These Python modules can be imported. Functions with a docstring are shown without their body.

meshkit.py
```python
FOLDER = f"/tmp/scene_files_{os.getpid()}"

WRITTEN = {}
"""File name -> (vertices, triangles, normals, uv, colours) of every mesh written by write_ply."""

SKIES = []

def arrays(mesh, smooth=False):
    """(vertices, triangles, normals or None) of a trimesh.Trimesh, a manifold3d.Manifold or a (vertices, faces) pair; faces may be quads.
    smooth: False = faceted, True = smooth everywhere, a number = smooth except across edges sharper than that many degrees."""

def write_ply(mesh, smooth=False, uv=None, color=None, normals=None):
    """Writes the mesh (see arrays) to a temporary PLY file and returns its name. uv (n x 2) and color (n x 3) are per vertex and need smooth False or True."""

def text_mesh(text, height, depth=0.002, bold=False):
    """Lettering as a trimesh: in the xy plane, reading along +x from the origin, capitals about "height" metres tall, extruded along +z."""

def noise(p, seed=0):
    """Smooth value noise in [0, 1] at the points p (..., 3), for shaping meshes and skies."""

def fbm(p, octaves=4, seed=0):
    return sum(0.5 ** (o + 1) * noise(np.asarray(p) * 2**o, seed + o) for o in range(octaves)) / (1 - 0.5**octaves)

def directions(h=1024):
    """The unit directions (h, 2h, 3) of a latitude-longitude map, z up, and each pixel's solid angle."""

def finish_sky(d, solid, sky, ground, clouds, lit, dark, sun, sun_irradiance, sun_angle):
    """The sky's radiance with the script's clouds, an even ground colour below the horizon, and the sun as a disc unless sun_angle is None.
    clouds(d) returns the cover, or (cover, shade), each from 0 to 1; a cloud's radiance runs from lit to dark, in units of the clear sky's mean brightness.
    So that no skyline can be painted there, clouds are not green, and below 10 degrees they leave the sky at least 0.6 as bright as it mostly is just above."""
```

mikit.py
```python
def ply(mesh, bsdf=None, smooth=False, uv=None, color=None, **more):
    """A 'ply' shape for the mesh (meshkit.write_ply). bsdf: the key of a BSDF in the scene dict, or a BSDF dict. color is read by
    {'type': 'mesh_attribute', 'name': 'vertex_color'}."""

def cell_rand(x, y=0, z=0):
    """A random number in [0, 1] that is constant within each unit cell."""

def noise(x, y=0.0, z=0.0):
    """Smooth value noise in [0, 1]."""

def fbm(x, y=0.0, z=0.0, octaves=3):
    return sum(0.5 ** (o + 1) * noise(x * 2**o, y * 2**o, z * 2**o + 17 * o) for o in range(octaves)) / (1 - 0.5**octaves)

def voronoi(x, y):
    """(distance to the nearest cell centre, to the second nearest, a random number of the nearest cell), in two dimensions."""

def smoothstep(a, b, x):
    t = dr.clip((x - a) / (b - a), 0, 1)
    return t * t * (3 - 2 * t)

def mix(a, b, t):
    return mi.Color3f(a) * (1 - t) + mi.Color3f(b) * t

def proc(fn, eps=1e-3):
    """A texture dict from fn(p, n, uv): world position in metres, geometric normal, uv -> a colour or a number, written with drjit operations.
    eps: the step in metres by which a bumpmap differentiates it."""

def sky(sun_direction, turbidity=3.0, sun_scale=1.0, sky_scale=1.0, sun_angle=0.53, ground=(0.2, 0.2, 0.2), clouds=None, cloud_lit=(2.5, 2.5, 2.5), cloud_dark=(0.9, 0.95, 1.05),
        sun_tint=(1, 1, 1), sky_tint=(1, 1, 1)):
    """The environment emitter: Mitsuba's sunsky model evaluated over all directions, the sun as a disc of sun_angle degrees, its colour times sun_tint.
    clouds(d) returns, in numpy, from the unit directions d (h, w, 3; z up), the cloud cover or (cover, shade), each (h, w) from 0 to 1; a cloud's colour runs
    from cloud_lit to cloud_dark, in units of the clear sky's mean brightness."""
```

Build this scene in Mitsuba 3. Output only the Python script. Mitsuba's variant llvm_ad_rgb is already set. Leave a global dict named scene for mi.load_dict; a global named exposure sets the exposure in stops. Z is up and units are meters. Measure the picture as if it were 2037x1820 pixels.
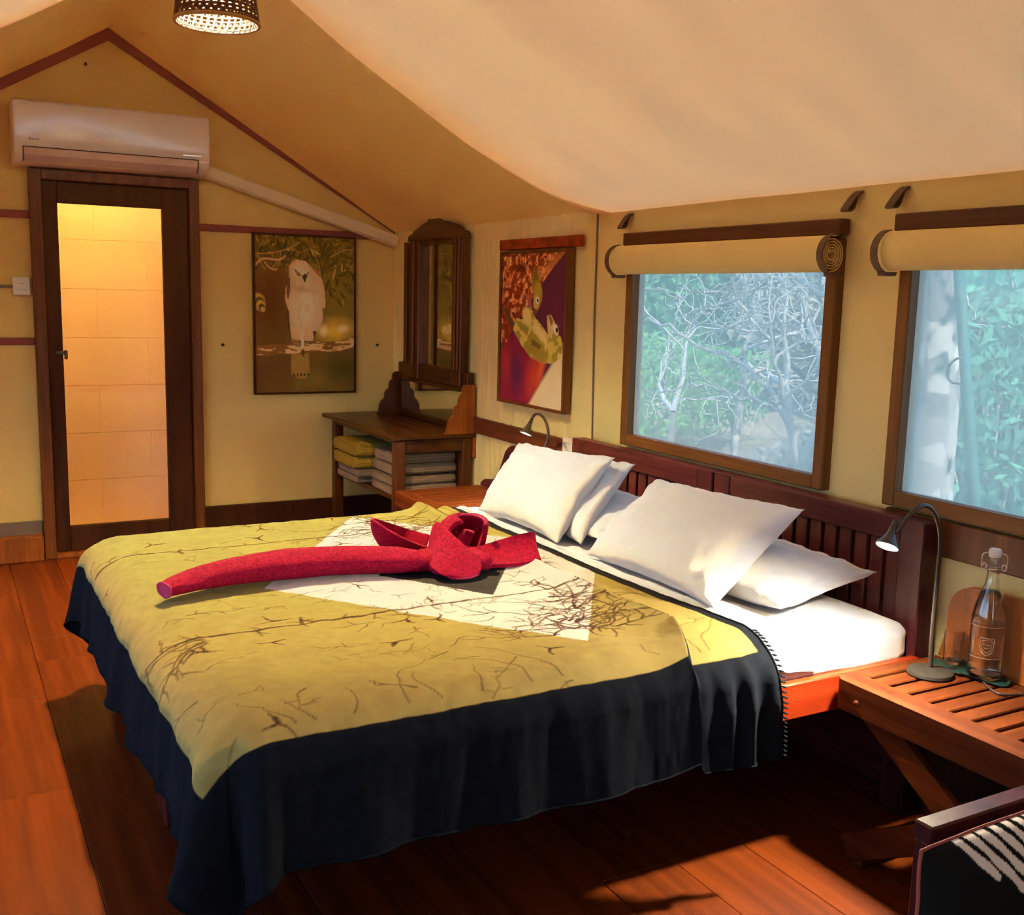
import math, random
import numpy as np, trimesh, drjit as dr, mitsuba as mi
import mikit, meshkit
from mikit import proc, noise, fbm, voronoi, cell_rand, smoothstep, mix
from scipy.spatial import ConvexHull

T = mi.ScalarTransform4f
random.seed(7); RNG = np.random.default_rng(7)
scene, labels = {'type': 'scene'}, {}

# ------------------------------------------------------------------ camera, sky, lights, exposure
exposure = 0.0
CAM = np.array([0.0, 0.0, 1.5])
RV = np.array([0.8764872, -0.48080402, 0.02444758]); UV = np.array([0.05225077, 0.1454872, 0.98797942]); FV = np.array([0.47858128, 0.86467391, -0.15264005])
scene['camera'] = {'type': 'perspective', 'fov_axis': 'x', 'fov': 2 * math.degrees(math.atan(1018.5 / 2081.9)),
                   'near_clip': 0.02, 'far_clip': 200.0, 'to_world': T().look_at(origin=CAM.tolist(), target=(CAM + FV).tolist(), up=UV.tolist())}
SKY = 20.0
scene['sky'] = mikit.sky((-0.15, -0.60, 0.79), turbidity=4.0, sun_scale=0.20 * SKY, sky_scale=SKY, sky_tint=(0.88, 1.0, 0.96), ground=(0.22, 0.2, 0.17))
WARM = np.array([1.0, 0.57, 0.20])
PENDANT_RADIANCE = (WARM * 29000).tolist()
LED = np.array([1.0, 0.80, 0.52])
LED_RADIANCE = (LED * 12500).tolist(); LED_BEAM = (LED * 3.0).tolist()
BATH_RADIANCE = (np.array([1.0, 0.50, 0.12]) * 66).tolist()

# ------------------------------------------------------------------ helpers
def numbered(key):
    if not any(k == key or k.startswith(key + '__') for k in (*scene, *labels)): return key
    i = 1
    while any(k == f'{key}_{i:03d}' or k.startswith(f'{key}_{i:03d}__') for k in (*scene, *labels)): i += 1
    return f'{key}_{i:03d}'
def thing(name, label, cat, group=None):
    key = numbered(name); labels[key] = {'label': label, 'category': cat}
    if group: labels[key]['group'] = group
    return key
def struct(name):
    labels[name] = {'kind': 'structure'}; return name
_used = {}
def part(parent, name, mesh, mat, smooth=False, label=None, kind=None, color=None, **more):
    base = f'{parent}__{name}'; n = _used.get(base, 0); _used[base] = n + 1
    key = base if n == 0 else f'{base}_{n:03d}'
    scene[key] = mikit.ply(mesh, mat, smooth=smooth, color=color, **more)
    if label or kind: labels[key] = {**({'label': label} if label else {}), **({'kind': kind} if kind else {})}
    return key
def solo(name, mesh, mat, label=None, cat=None, group=None, smooth=False, kind=None, color=None, **more):
    key = numbered(name); scene[key] = mikit.ply(mesh, mat, smooth=smooth, color=color, **more)
    labels[key] = {}
    if label: labels[key]['label'] = label
    if cat: labels[key]['category'] = cat
    if group: labels[key]['group'] = group
    if kind: labels[key]['kind'] = kind
    return key
def hull(pts):
    pts = np.asarray(pts, float); h = ConvexHull(pts); idx = np.unique(h.simplices)
    m = np.full(len(pts), -1); m[idx] = np.arange(len(idx)); v = pts[idx]; f = m[h.simplices]
    c = v.mean(0); nn = np.cross(v[f[:, 1]] - v[f[:, 0]], v[f[:, 2]] - v[f[:, 0]])
    flip = ((v[f].mean(1) - c) * nn).sum(1) < 0; f[flip] = f[flip][:, ::-1]
    return trimesh.Trimesh(v, f, process=False)
def cbox(x0, x1, y0, y1, z0, z1, b=0.003):
    p = []
    for sx in (0, 1):
        for sy in (0, 1):
            for sz in (0, 1):
                c = np.array([(x0, x1)[sx], (y0, y1)[sy], (z0, z1)[sz]]); d = np.array([1 - 2 * sx, 1 - 2 * sy, 1 - 2 * sz]) * b
                for k in range(3):
                    e = d.copy(); e[k] = 0; p.append(c + e)
    return hull(p)
def beam(p0, p1, w, h, up=(0, 0, 1), b=0.003):
    """box from p0 to p1, width w across, height h along up"""
    p0, p1 = np.asarray(p0, float), np.asarray(p1, float); L = np.linalg.norm(p1 - p0); a = (p1 - p0) / L
    s = np.cross(a, up); s /= np.linalg.norm(s); u = np.cross(s, a)
    m = cbox(0, L, -w / 2, w / 2, -h / 2, h / 2, b); v = np.array(m.vertices)
    return trimesh.Trimesh(p0 + v[:, :1] * a + v[:, 1:2] * s + v[:, 2:] * u, m.faces, process=False)
def tube(pts, r, sides=8, cap=True):
    p = np.asarray(pts, float); n = len(p); r = np.broadcast_to(np.asarray(r, float), (n,))
    t = np.gradient(p, axis=0); t /= np.linalg.norm(t, axis=1, keepdims=True) + 1e-12
    a = np.zeros_like(p); ref = np.array([0, 0, 1.0]) if abs(t[0, 2]) < 0.9 else np.array([1.0, 0, 0])
    prev = np.cross(t[0], ref)
    for i in range(n):
        q = prev - t[i] * (prev @ t[i]); q /= np.linalg.norm(q) + 1e-12; a[i] = q; prev = q
    b = np.cross(t, a); ang = np.arange(sides) * 2 * np.pi / sides
    v = p[:, None] + r[:, None, None] * (np.cos(ang)[None, :, None] * a[:, None] + np.sin(ang)[None, :, None] * b[:, None])
    i, j = np.meshgrid(np.arange(n - 1), np.arange(sides), indexing='ij'); j2 = (j + 1) % sides
    q = np.stack([i * sides + j, i * sides + j2, (i + 1) * sides + j2, (i + 1) * sides + j], -1).reshape(-1, 4)
    f = np.vstack([q[:, [0, 1, 2]], q[:, [0, 2, 3]]]); v = v.reshape(-1, 3)
    if cap:
        v = np.vstack([v, p[0], p[-1]]); c0, c1 = len(v) - 2, len(v) - 1; k = np.arange(sides)
        f = np.vstack([f, np.stack([(k + 1) % sides, k, k * 0 + c0], 1), np.stack([(n - 1) * sides + k, (n - 1) * sides + (k + 1) % sides, k * 0 + c1], 1)])
    return trimesh.Trimesh(v, f, process=False)
def smooth_curve(ctrl, n=24):
    c = np.asarray(ctrl, float); s = np.r_[0, np.cumsum(np.linalg.norm(np.diff(c, axis=0), axis=1))]
    from scipy.interpolate import PchipInterpolator, CubicSpline
    t = np.linspace(0, s[-1], n)
    return np.stack([CubicSpline(s, c[:, k])(t) for k in range(c.shape[1])], 1)
def lathe(prof, centre=(0, 0, 0), sides=40, axis=(0, 0, 1)):
    p = np.asarray(prof, float); n = len(p); ang = np.arange(sides) * 2 * np.pi / sides
    z = np.asarray(axis, float); z /= np.linalg.norm(z); x = np.cross([0, 1, 0] if abs(z[1]) < 0.9 else [1, 0, 0], z); x /= np.linalg.norm(x); y = np.cross(z, x)
    v = np.asarray(centre, float) + p[:, 0][:, None, None] * (np.cos(ang)[None, :, None] * x + np.sin(ang)[None, :, None] * y) + p[:, 1][:, None, None] * z
    i, j = np.meshgrid(np.arange(n - 1), np.arange(sides), indexing='ij'); j2 = (j + 1) % sides
    q = np.stack([i * sides + j, i * sides + j2, (i + 1) * sides + j2, (i + 1) * sides + j], -1).reshape(-1, 4)
    return trimesh.Trimesh(v.reshape(-1, 3), np.vstack([q[:, [0, 1, 2]], q[:, [0, 2, 3]]]), process=False)
def grid_mesh(P, flip=False):
    """P: (n, m, 3) -> mesh"""
    n, m = P.shape[:2]; i, j = np.meshgrid(np.arange(n - 1), np.arange(m - 1), indexing='ij'); a = i * m + j
    q = np.stack([a, a + m, a + m + 1, a + 1], -1).reshape(-1, 4)
    if flip: q = q[:, ::-1]
    return trimesh.Trimesh(P.reshape(-1, 3), np.vstack([q[:, [0, 1, 2]], q[:, [0, 2, 3]]]), process=False)
def solid_sheet(P, th):
    """closed sheet of thickness th from a grid of points"""
    n, m = P.shape[:2]; du = np.gradient(P, axis=0); dv = np.gradient(P, axis=1); nn = np.cross(du, dv); nn /= np.linalg.norm(nn, axis=-1, keepdims=True) + 1e-12
    A = grid_mesh(P + nn * th / 2); B = grid_mesh(P - nn * th / 2, flip=True)
    ring = np.r_[np.arange(m), (np.arange(1, n) * m + m - 1), (n - 1) * m + np.arange(m - 2, -1, -1), np.arange(n - 2, 0, -1) * m]
    r2 = np.roll(ring, -1); N = n * m
    side = np.vstack([np.stack([ring, r2, r2 + N], 1), np.stack([ring, r2 + N, ring + N], 1)])
    return trimesh.Trimesh(np.vstack([A.vertices, B.vertices]), np.vstack([A.faces, np.asarray(B.faces) + N, side[:, ::-1]]), process=False)
def prism(poly, lo, hi, plane='yz'):
    """extrude a polygon given in a plane; 'yz' along x, 'xz' along y, 'xy' along z"""
    from shapely.geometry import Polygon
    m = trimesh.creation.extrude_polygon(Polygon(poly), hi - lo, engine='earcut'); v = np.array(m.vertices)
    if plane == 'yz': v = np.stack([lo + v[:, 2], v[:, 0], v[:, 1]], 1)
    elif plane == 'xz': v = np.stack([v[:, 0], hi - v[:, 2], v[:, 1]], 1)
    else: v = np.stack([v[:, 0], v[:, 1], lo + v[:, 2]], 1)
    return trimesh.Trimesh(v, m.faces, process=False)
cat = trimesh.util.concatenate
def nz(P, scale, seed=0, octaves=3):
    return meshkit.fbm(np.asarray(P) * scale, octaves=octaves, seed=seed) - 0.5

# ------------------------------------------------------------------ materials
def rgb(c): return {'type': 'rgb', 'value': [float(x) for x in c]}
def mat(key, color, rough=0.6, spec=0.5, two=True, bump=None, bscale=1.0, **kw):
    b = {'type': 'principled', 'base_color': color if isinstance(color, dict) else rgb(color), 'roughness': rough, 'specular': spec, **kw}
    if bump is not None: b = {'type': 'bumpmap', 'arbitrary': bump, 'scale': bscale, 'bsdf': b}
    scene[key] = {'type': 'twosided', 'bsdf': b} if two else b
    return key
def wood(key, dark, light, axis, scale=30.0, rough=0.4, spec=0.22, **kw):
    k = 'xyz'.index(axis)
    def fn(p, n, uv):
        c = [p.x, p.y, p.z]; st = [c[i] * (1.6 if i == k else scale) for i in range(3)]
        g = fbm(st[0], st[1], st[2], 3)
        l = noise(st[0] * 4, st[1] * 4, st[2] * 4)
        return mix(dark, light, smoothstep(0.25, 0.78, g * 0.8 + l * 0.2))
    return mat(key, proc(fn), rough, spec, **kw)
def cloth_fn(a, b, scale):
    def fn(p, n, uv): return mix(a, b, fbm(p.x * scale, p.y * scale, p.z * scale, 3))
    return proc(fn)
mat('canvas', cloth_fn((0.66, 0.445, 0.135), (0.73, 0.495, 0.165), 2.2), 0.85, 0.2)
mat('canvas_roof', cloth_fn((0.74, 0.51, 0.20), (0.82, 0.58, 0.23), 1.5), 0.8, 0.2)
scene['canvas_liner'] = {'type': 'principledthin', 'base_color': cloth_fn((0.82, 0.54, 0.27), (0.90, 0.60, 0.31), 1.5), 'roughness': 0.8, 'diff_trans': 0.31}
mat('canvas_right', cloth_fn((0.68, 0.495, 0.20), (0.75, 0.55, 0.235), 3.0), 0.85, 0.2)
mat('trim_maroon', (0.17, 0.045, 0.04), 0.7, 0.3)
mat('grey_canvas', (0.13, 0.11, 0.09), 0.9, 0.2)
FLOORC = ((0.040, 0.0062, 0.0007), (0.092, 0.0165, 0.0016))
def floor_fn(p, n, uv):
    b = dr.floor((p.x - 1.681) / 0.231)
    r = cell_rand(b, dr.floor(p.y / 2.3 + cell_rand(b, 7) * 3), 3)
    g = fbm(p.x * 26 + r * 40, p.y * 1.3 + r * 9, 0.0, 3)
    return mix(FLOORC[0], FLOORC[1], smoothstep(0.2, 0.85, g * 0.75 + r * 0.3))
mat('floor_wood', proc(floor_fn), 0.42, 0.16)
wood('wood_door_z', (0.012, 0.0035, 0.001), (0.026, 0.0075, 0.0022), 'z', rough=0.6, spec=0.12)
wood('wood_casing_z', (0.040, 0.013, 0.003), (0.085, 0.028, 0.006), 'z', spec=0.25)
wood('wood_bed_y', (0.018, 0.004, 0.006), (0.040, 0.009, 0.012), 'y', rough=0.3)
wood('wood_bed_z', (0.018, 0.004, 0.006), (0.040, 0.009, 0.012), 'z', rough=0.3)
wood('wood_rail_x', (0.12, 0.010, 0.0025), (0.26, 0.026, 0.006), 'x', 22, rough=0.35)
wood('wood_rack_x', (0.030, 0.0064, 0.0017), (0.066, 0.016, 0.0035), 'x', rough=0.5, spec=0.1)
wood('wood_rack_y', (0.030, 0.0064, 0.0017), (0.066, 0.016, 0.0035), 'y', rough=0.5, spec=0.1)
wood('wood_dresser_y', (0.010, 0.0032, 0.0008), (0.028, 0.009, 0.002), 'y', rough=0.3)
wood('wood_dresser_z', (0.013, 0.0036, 0.001), (0.034, 0.0105, 0.0025), 'z', rough=0.35)
wood('wood_orange', (0.14, 0.040, 0.007), (0.25, 0.075, 0.013), 'z', rough=0.4)
wood('wood_window_z', (0.078, 0.036, 0.009), (0.140, 0.066, 0.017), 'z', rough=0.5)
wood('wood_window_y', (0.078, 0.036, 0.009), (0.140, 0.066, 0.017), 'y', rough=0.5)
wood('wood_batten_y', (0.025, 0.008, 0.004), (0.055, 0.016, 0.008), 'y', rough=0.45)
mat('strap', (0.05, 0.028, 0.018), 0.6)
mat('white_cotton', cloth_fn((0.55, 0.535, 0.53), (0.60, 0.585, 0.58), 6.0), 0.9, 0.1)
mat('spread', {'type': 'mesh_attribute', 'name': 'vertex_color'}, 0.95, 0.0)
mat('printed', {'type': 'mesh_attribute', 'name': 'vertex_color'}, 0.6, 0.12)
def towel_fn(p, n, uv):
    g = noise(p.x * 330, p.y * 330, p.z * 330); h = fbm(p.x * 150, p.y * 150, p.z * 150, 2)
    return mix((0.115, 0.0014, 0.014), (0.27, 0.006, 0.046), smoothstep(0.25, 0.85, g * 0.55 + h * 0.45))
mat('towel', proc(towel_fn), 0.95, 0.1, sheen=0.25)
mat('towel_edge', (0.32, 0.03, 0.085), 0.9, 0.15)
def waffle(c0, c1, c2=None):
    def fn(p, n, uv):
        w = dr.sin(p.x * 520) * 0.5 + 0.5; v = dr.sin(p.y * 300 + p.z * 420) * 0.5 + 0.5
        base = mix(c0, c1, w * 0.5 + v * 0.5)
        if c2 is not None:
            t = smoothstep(2.10, 2.30, p.x); s = smoothstep(0.35, 0.65, noise(p.x * 60, 0.5))
            base = base * (1 - t) + mi.Color3f(c2) * t * (0.6 + 0.4 * w)
            base = mix(base, mi.Color3f(0.10, 0.10, 0.02), s * 0.4)
        return base
    return proc(fn)
mat('blanket_grey', waffle((0.06, 0.052, 0.042), (0.16, 0.137, 0.112)), 0.95, 0.1)
mat('blanket_yellow', waffle((0.16, 0.105, 0.012), (0.38, 0.26, 0.035), (0.014, 0.065, 0.078)), 0.95, 0.1)
mat('plastic_white', (0.72, 0.585, 0.49), 0.16, 0.5, clearcoat=0.6, clearcoat_gloss=0.95)
mat('plastic_pink', (0.52, 0.36, 0.32), 0.3, 0.5)
mat('plastic_trunk', (0.68, 0.55, 0.34), 0.5, 0.4)
mat('plastic_switch', (0.66, 0.60, 0.52), 0.35, 0.5)
mat('dark_gap', (0.02, 0.012, 0.010), 0.8)
mat('lamp_metal', (0.035, 0.033, 0.032), 0.30, 0.5, metallic=0.6)
mat('lamp_base', (0.007, 0.0065, 0.006), 0.5, 0.3)
mat('chrome', (0.75, 0.72, 0.68), 0.18, 0.5, metallic=1.0)
scene['mirror_glass'] = {'type': 'twosided', 'bsdf': {'type': 'roughconductor', 'alpha': 0.01, 'eta': 1.5, 'k': 6.0, 'specular_reflectance': rgb((0.86, 0.84, 0.76))}} if False else \
    {'type': 'twosided', 'bsdf': {'type': 'conductor', 'material': 'none', 'specular_reflectance': rgb((0.84, 0.82, 0.74))}}
scene['clear_glass'] = {'type': 'dielectric', 'int_ior': 1.5, 'ext_ior': 1.0}
scene['water'] = {'type': 'dielectric', 'int_ior': 1.33, 'ext_ior': 1.0}
scene['door_glass'] = {'type': 'thindielectric', 'int_ior': 1.5}
scene['vinyl'] = {'type': 'blendbsdf', 'weight': 0.41,
                  'a': {'type': 'thindielectric', 'int_ior': 1.35}, 'b': {'type': 'principledthin', 'base_color': rgb((0.70, 0.88, 0.86)), 'roughness': 0.8, 'diff_trans': 1.5}}
mat('tile', cloth_fn((0.74, 0.62, 0.42), (0.78, 0.66, 0.46), 4.0), 0.6)
mat('grout', (0.69, 0.57, 0.38), 0.9)
mat('basket', (0.075, 0.030, 0.012), 0.8, 0.3)
mat('basket_rim', (0.34, 0.19, 0.07), 0.8, 0.2)
mat('emblem_grey', (0.35, 0.30, 0.28), 0.5)
mat('teal_dish', (0.002, 0.014, 0.013), 0.4, 0.3)
mat('black_plastic', (0.012, 0.012, 0.013), 0.4)
mat('olive_soap', (0.14, 0.11, 0.025), 0.6)
def bark_fn(p, n, uv):
    a, b, c = voronoi(p.y * 22 + p.x * 22, p.z * 7)
    return mix(mix((0.06, 0.065, 0.065), (0.40, 0.37, 0.33), c), (0.03, 0.05, 0.055), smoothstep(0.55, 0.75, fbm(p.x * 12, p.y * 12, p.z * 6, 3)))
mat('bark_pale', proc(bark_fn), 0.9, 0.1)
mat('bark_grey', (0.24, 0.23, 0.225), 0.9, 0.1)
mat('twig', (0.36, 0.355, 0.35), 0.9, 0.1)
def leafmat(key, c): scene[key] = {'type': 'principledthin', 'base_color': rgb(c), 'roughness': 0.6, 'diff_trans': 0.8}
leafmat('leaf_green', (0.20, 0.46, 0.24)); leafmat('leaf_dark', (0.14, 0.38, 0.26)); leafmat('leaf_dry', (0.46, 0.43, 0.36)); leafmat('leaf_light', (0.18, 0.42, 0.14))
mat('earth', cloth_fn((0.12, 0.105, 0.08), (0.21, 0.185, 0.14), 1.2), 0.95, 0.1)
mat('pole_green', (0.02, 0.10, 0.085), 0.6)

# ------------------------------------------------------------------ the setting
XR, YB, XL, YF, XA, ZA, ZE = 2.558, 6.205, -0.76, -1.45, 0.9014, 2.862, 1.87   # right wall, end wall, left wall, front wall, ridge
def roof_far(x): return np.where(x > XA, ZA - (x - XA) * (ZA - ZE) / (XR - XA), ZA - (XA - x) * 0.597)
_lx = np.array([XA, 1.05, 1.206, 1.438, 1.707, 1.998, 2.337, 2.5583, 2.62]); _lz = np.array([2.735, 2.637, 2.543, 2.398, 2.245, 2.08, 1.933, 1.862, 1.845])
from scipy.interpolate import PchipInterpolator
_lp = PchipInterpolator(_lx, _lz)
def roof_near(x): return _lp(np.where(x > XA, x, 2 * XA - x))

fl = struct('floor')
PW = 0.231
k0 = int(math.floor((XL - 1.681) / PW)); ks = range(k0, int(math.ceil((XR - 1.681) / PW)))
for k in ks:
    x0 = max(1.681 + k * PW, XL); x1 = min(x0 + PW if x0 > XL else 1.681 + (k + 1) * PW, XR)
    if x1 - x0 < 0.02: continue
    off = RNG.random() * 2.3; cuts = [YF] + [c for c in np.arange(YF + 0.4 + off, YB - 0.3, 2.3)] + [YB]
    for a, b in zip(cuts[:-1], cuts[1:]):
        part(fl, 'plank', cbox(x0 + 0.0008, x1 - 0.0008, a + 0.0006, b - 0.0006, -0.03, 0.0 - RNG.random() * 0.0008, 0.0015), 'floor_wood')
part(fl, 'subfloor', cbox(XL - 0.05, XR + 0.05, YF - 0.05, YB + 0.05, -0.12, -0.031, 0.001), 'dark_gap')

def wall_end():
    segs = [(XL, 0.50, 0.0), (0.50, 1.335, 2.08), (1.335, 2.66, 0.0)]; ms = []
    for xa, xb, zb in segs:
        nx = max(6, int((xb - xa) / 0.02)); xs = np.linspace(xa, xb, nx); t = np.linspace(0, 1, 140)
        X = np.repeat(xs[:, None], 140, 1); Z = zb + (roof_far(X) + 0.03 - zb) * t[None]
        D = X * 0.62 + Z * 0.78
        w = 0.026 * nz(np.stack([D * 3.2, (X - Z) * 0.5, D * 0], -1), 1, 3) * np.clip((X - 1.35) * 3, 0, 1) + 0.008 * nz(np.stack([X * 2, Z * 2, X * 0], -1), 1, 5)
        P = np.stack([X, np.full_like(X, YB) + w, Z], -1)
        ms.append(grid_mesh(P, flip=True)); P2 = P.copy(); P2[..., 1] = YB + 0.03; ms.append(grid_mesh(P2))
    return cat(ms)
solo('wall_back', wall_end(), 'canvas', kind='structure', smooth=True)

def ceiling_panel(y0, y1, fn, xs, n, amp, seed, th=0.006):
    ys = np.linspace(y0, y1, n); X, Y = np.meshgrid(xs, ys, indexing='ij')
    w = amp * nz(np.stack([X * 0.8 + Y * 0.15, Y * 1.7, X * 0], -1), 1, seed) * np.clip(np.minimum(np.abs(X - XA) * 4, (XR - np.abs(X - XA) - XA) * 3 + 0.1), 0, 1)
    Z = fn(X) + w
    return solid_sheet(np.stack([X, Y, Z], -1), th) if th else grid_mesh(np.stack([X, Y, Z], -1))
xs_far = np.concatenate([np.linspace(XL, XA, 60), np.linspace(XA, 2.66, 64)[1:]])
cl = struct('ceiling')
part(cl, 'roof_canvas', ceiling_panel(3.80, 6.26, roof_far, xs_far, 70, 0.035, 11), 'canvas_roof', smooth=35)
xs_near = np.concatenate([np.linspace(XL, XA, 60), np.linspace(XA, 2.60, 64)[1:]])
part(cl, 'liner', ceiling_panel(YF - 0.1, 3.92, roof_near, xs_near, 220, 0.09, 23, 0), 'canvas_liner', smooth=True)
hp = np.stack([xs_near, np.full_like(xs_near, 3.921), roof_near(xs_near) + 0.001], 1)
part(cl, 'hem', tube(hp, 0.007, 6), 'canvas_liner', smooth=True)

def wall_right():
    ms = []
    # panels around the window openings; (y0, y1, z0, z1)
    W1 = (2.50, 3.57, 0.935, 1.68); W2 = (1.08, 2.165, 0.94, 1.68)
    rects = [(3.57, 6.23, 0, 1.89), (2.50, 3.57, 0, W1[2]), (2.50, 3.57, W1[3], 1.89), (2.165, 2.50, 0, 1.89), (1.08, 2.165, 0, W2[2]), (1.08, 2.165, W2[3], 1.89), (YF, 1.08, 0, 1.89)]
    for y0, y1, z0, z1 in rects:
        ny = max(4, int((y1 - y0) / 0.012)); nzz = max(4, int((z1 - z0) / 0.03)); Y, Z = np.meshgrid(np.linspace(y0, y1, ny), np.linspace(z0, z1, nzz), indexing='ij')
        g = np.clip((Y - 3.93) / 0.15, 0, 1)
        ple = 0.012 * np.sin(Y * 34 + 5 * nz(np.stack([Y * 2, Z * 0.4, Y * 0], -1), 1, 4) * 6) * (0.4 + nz(np.stack([Y * 3, Z, Y * 0], -1), 1, 9) + 0.5) * g
        w = 0.006 * nz(np.stack([Y * 3, Z * 2, Y * 0], -1), 1, 2)
        e = np.minimum(np.minimum(Y - y0, y1 - Y), np.minimum(Z - z0, z1 - Z)) if y0 < 3.5 else 1.0
        w = w * np.clip(np.asarray(e) * 20, 0, 1)
        X = XR - np.abs(ple) + w
        ms.append(grid_mesh(np.stack([X, Y, Z], -1), flip=True))
        ms.append(grid_mesh(np.stack([np.full_like(Y, XR + 0.025), Y, Z], -1)))
    return cat(ms)
solo('wall_right', wall_right(), 'canvas_right', kind='structure', smooth=True)
# seam cord of the wall panels
solo('trim_1', tube([(XR - 0.004, 3.90, 1.86), (XR - 0.006, 3.895, 1.4), (XR - 0.004, 3.88, 0.86)], 0.004, 6), 'grey_canvas', kind='structure', smooth=True)
# left wall with two windows of its own and the open front, outside the picture
def wall_left():
    ms = []
    for y0, y1, z0, z1 in [(YF, 0.4, 0, ZE), (0.4, 2.3, 0, 0.4), (0.4, 2.3, 1.72, ZE), (2.3, 2.5, 0, ZE), (2.5, 4.6, 0, 0.4), (2.5, 4.6, 1.72, ZE), (4.6, YB, 0, ZE)]:
        ms.append(cbox(XL - 0.03, XL, y0, y1, z0, z1 + 0.02, 0.001))
    return cat(ms)
solo('wall_left', wall_left(), 'canvas', kind='structure')
def wall_front():
    ms = [cbox(XL, 0.35, YF - 0.03, YF, 0, 2.0, 0.001), cbox(0.75, XR, YF - 0.03, YF, 0, 2.0, 0.001)]
    xs = np.linspace(XL, XR, 40); X = np.stack([xs, xs], 1); Z = np.stack([np.full(40, 1.95), roof_near(xs)], 1); Z[:, 0] = np.minimum(Z[:, 0], Z[:, 1] - 0.001)
    ms.append(solid_sheet(np.stack([X, np.full_like(X, YF - 0.015), Z], -1), 0.02))
    return cat(ms)
solo('wall_front', wall_front(), 'canvas', kind='structure')

# trims of the end wall
n_trim = [1]
def trim(mesh, m):
    n_trim[0] += 1; solo(f'trim_{n_trim[0]}', mesh, m, kind='structure')
yt = YB - 0.012
trim(beam((XA - 0.01, yt, ZA - 0.028), (2.60, yt, 1.872), 0.016, 0.058), 'trim_maroon')
trim(beam((XA + 0.01, yt, ZA - 0.028), (XL, yt, 1.852), 0.016, 0.058), 'trim_maroon')
trim(cbox(1.352, 2.60, yt - 0.004, yt + 0.008, 1.822, 1.862), 'trim_maroon')
trim(cbox(XL, 0.476, yt - 0.004, yt + 0.008, 1.842, 1.882), 'trim_maroon')
trim(cbox(XL, 0.476, yt - 0.004, yt + 0.008, 1.175, 1.215), 'trim_maroon')
trim(cbox(XL, 0.474, yt - 0.006, yt + 0.008, 0.135, 0.212), 'grey_canvas')
trim(cbox(XL, 0.472, 6.11, 6.20, 0.0, 0.14, 0.006), 'wood_orange')
trim(cbox(1.352, 2.55, yt - 0.02, yt + 0.008, 0.0, 0.222), 'wood_door_z')
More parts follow.
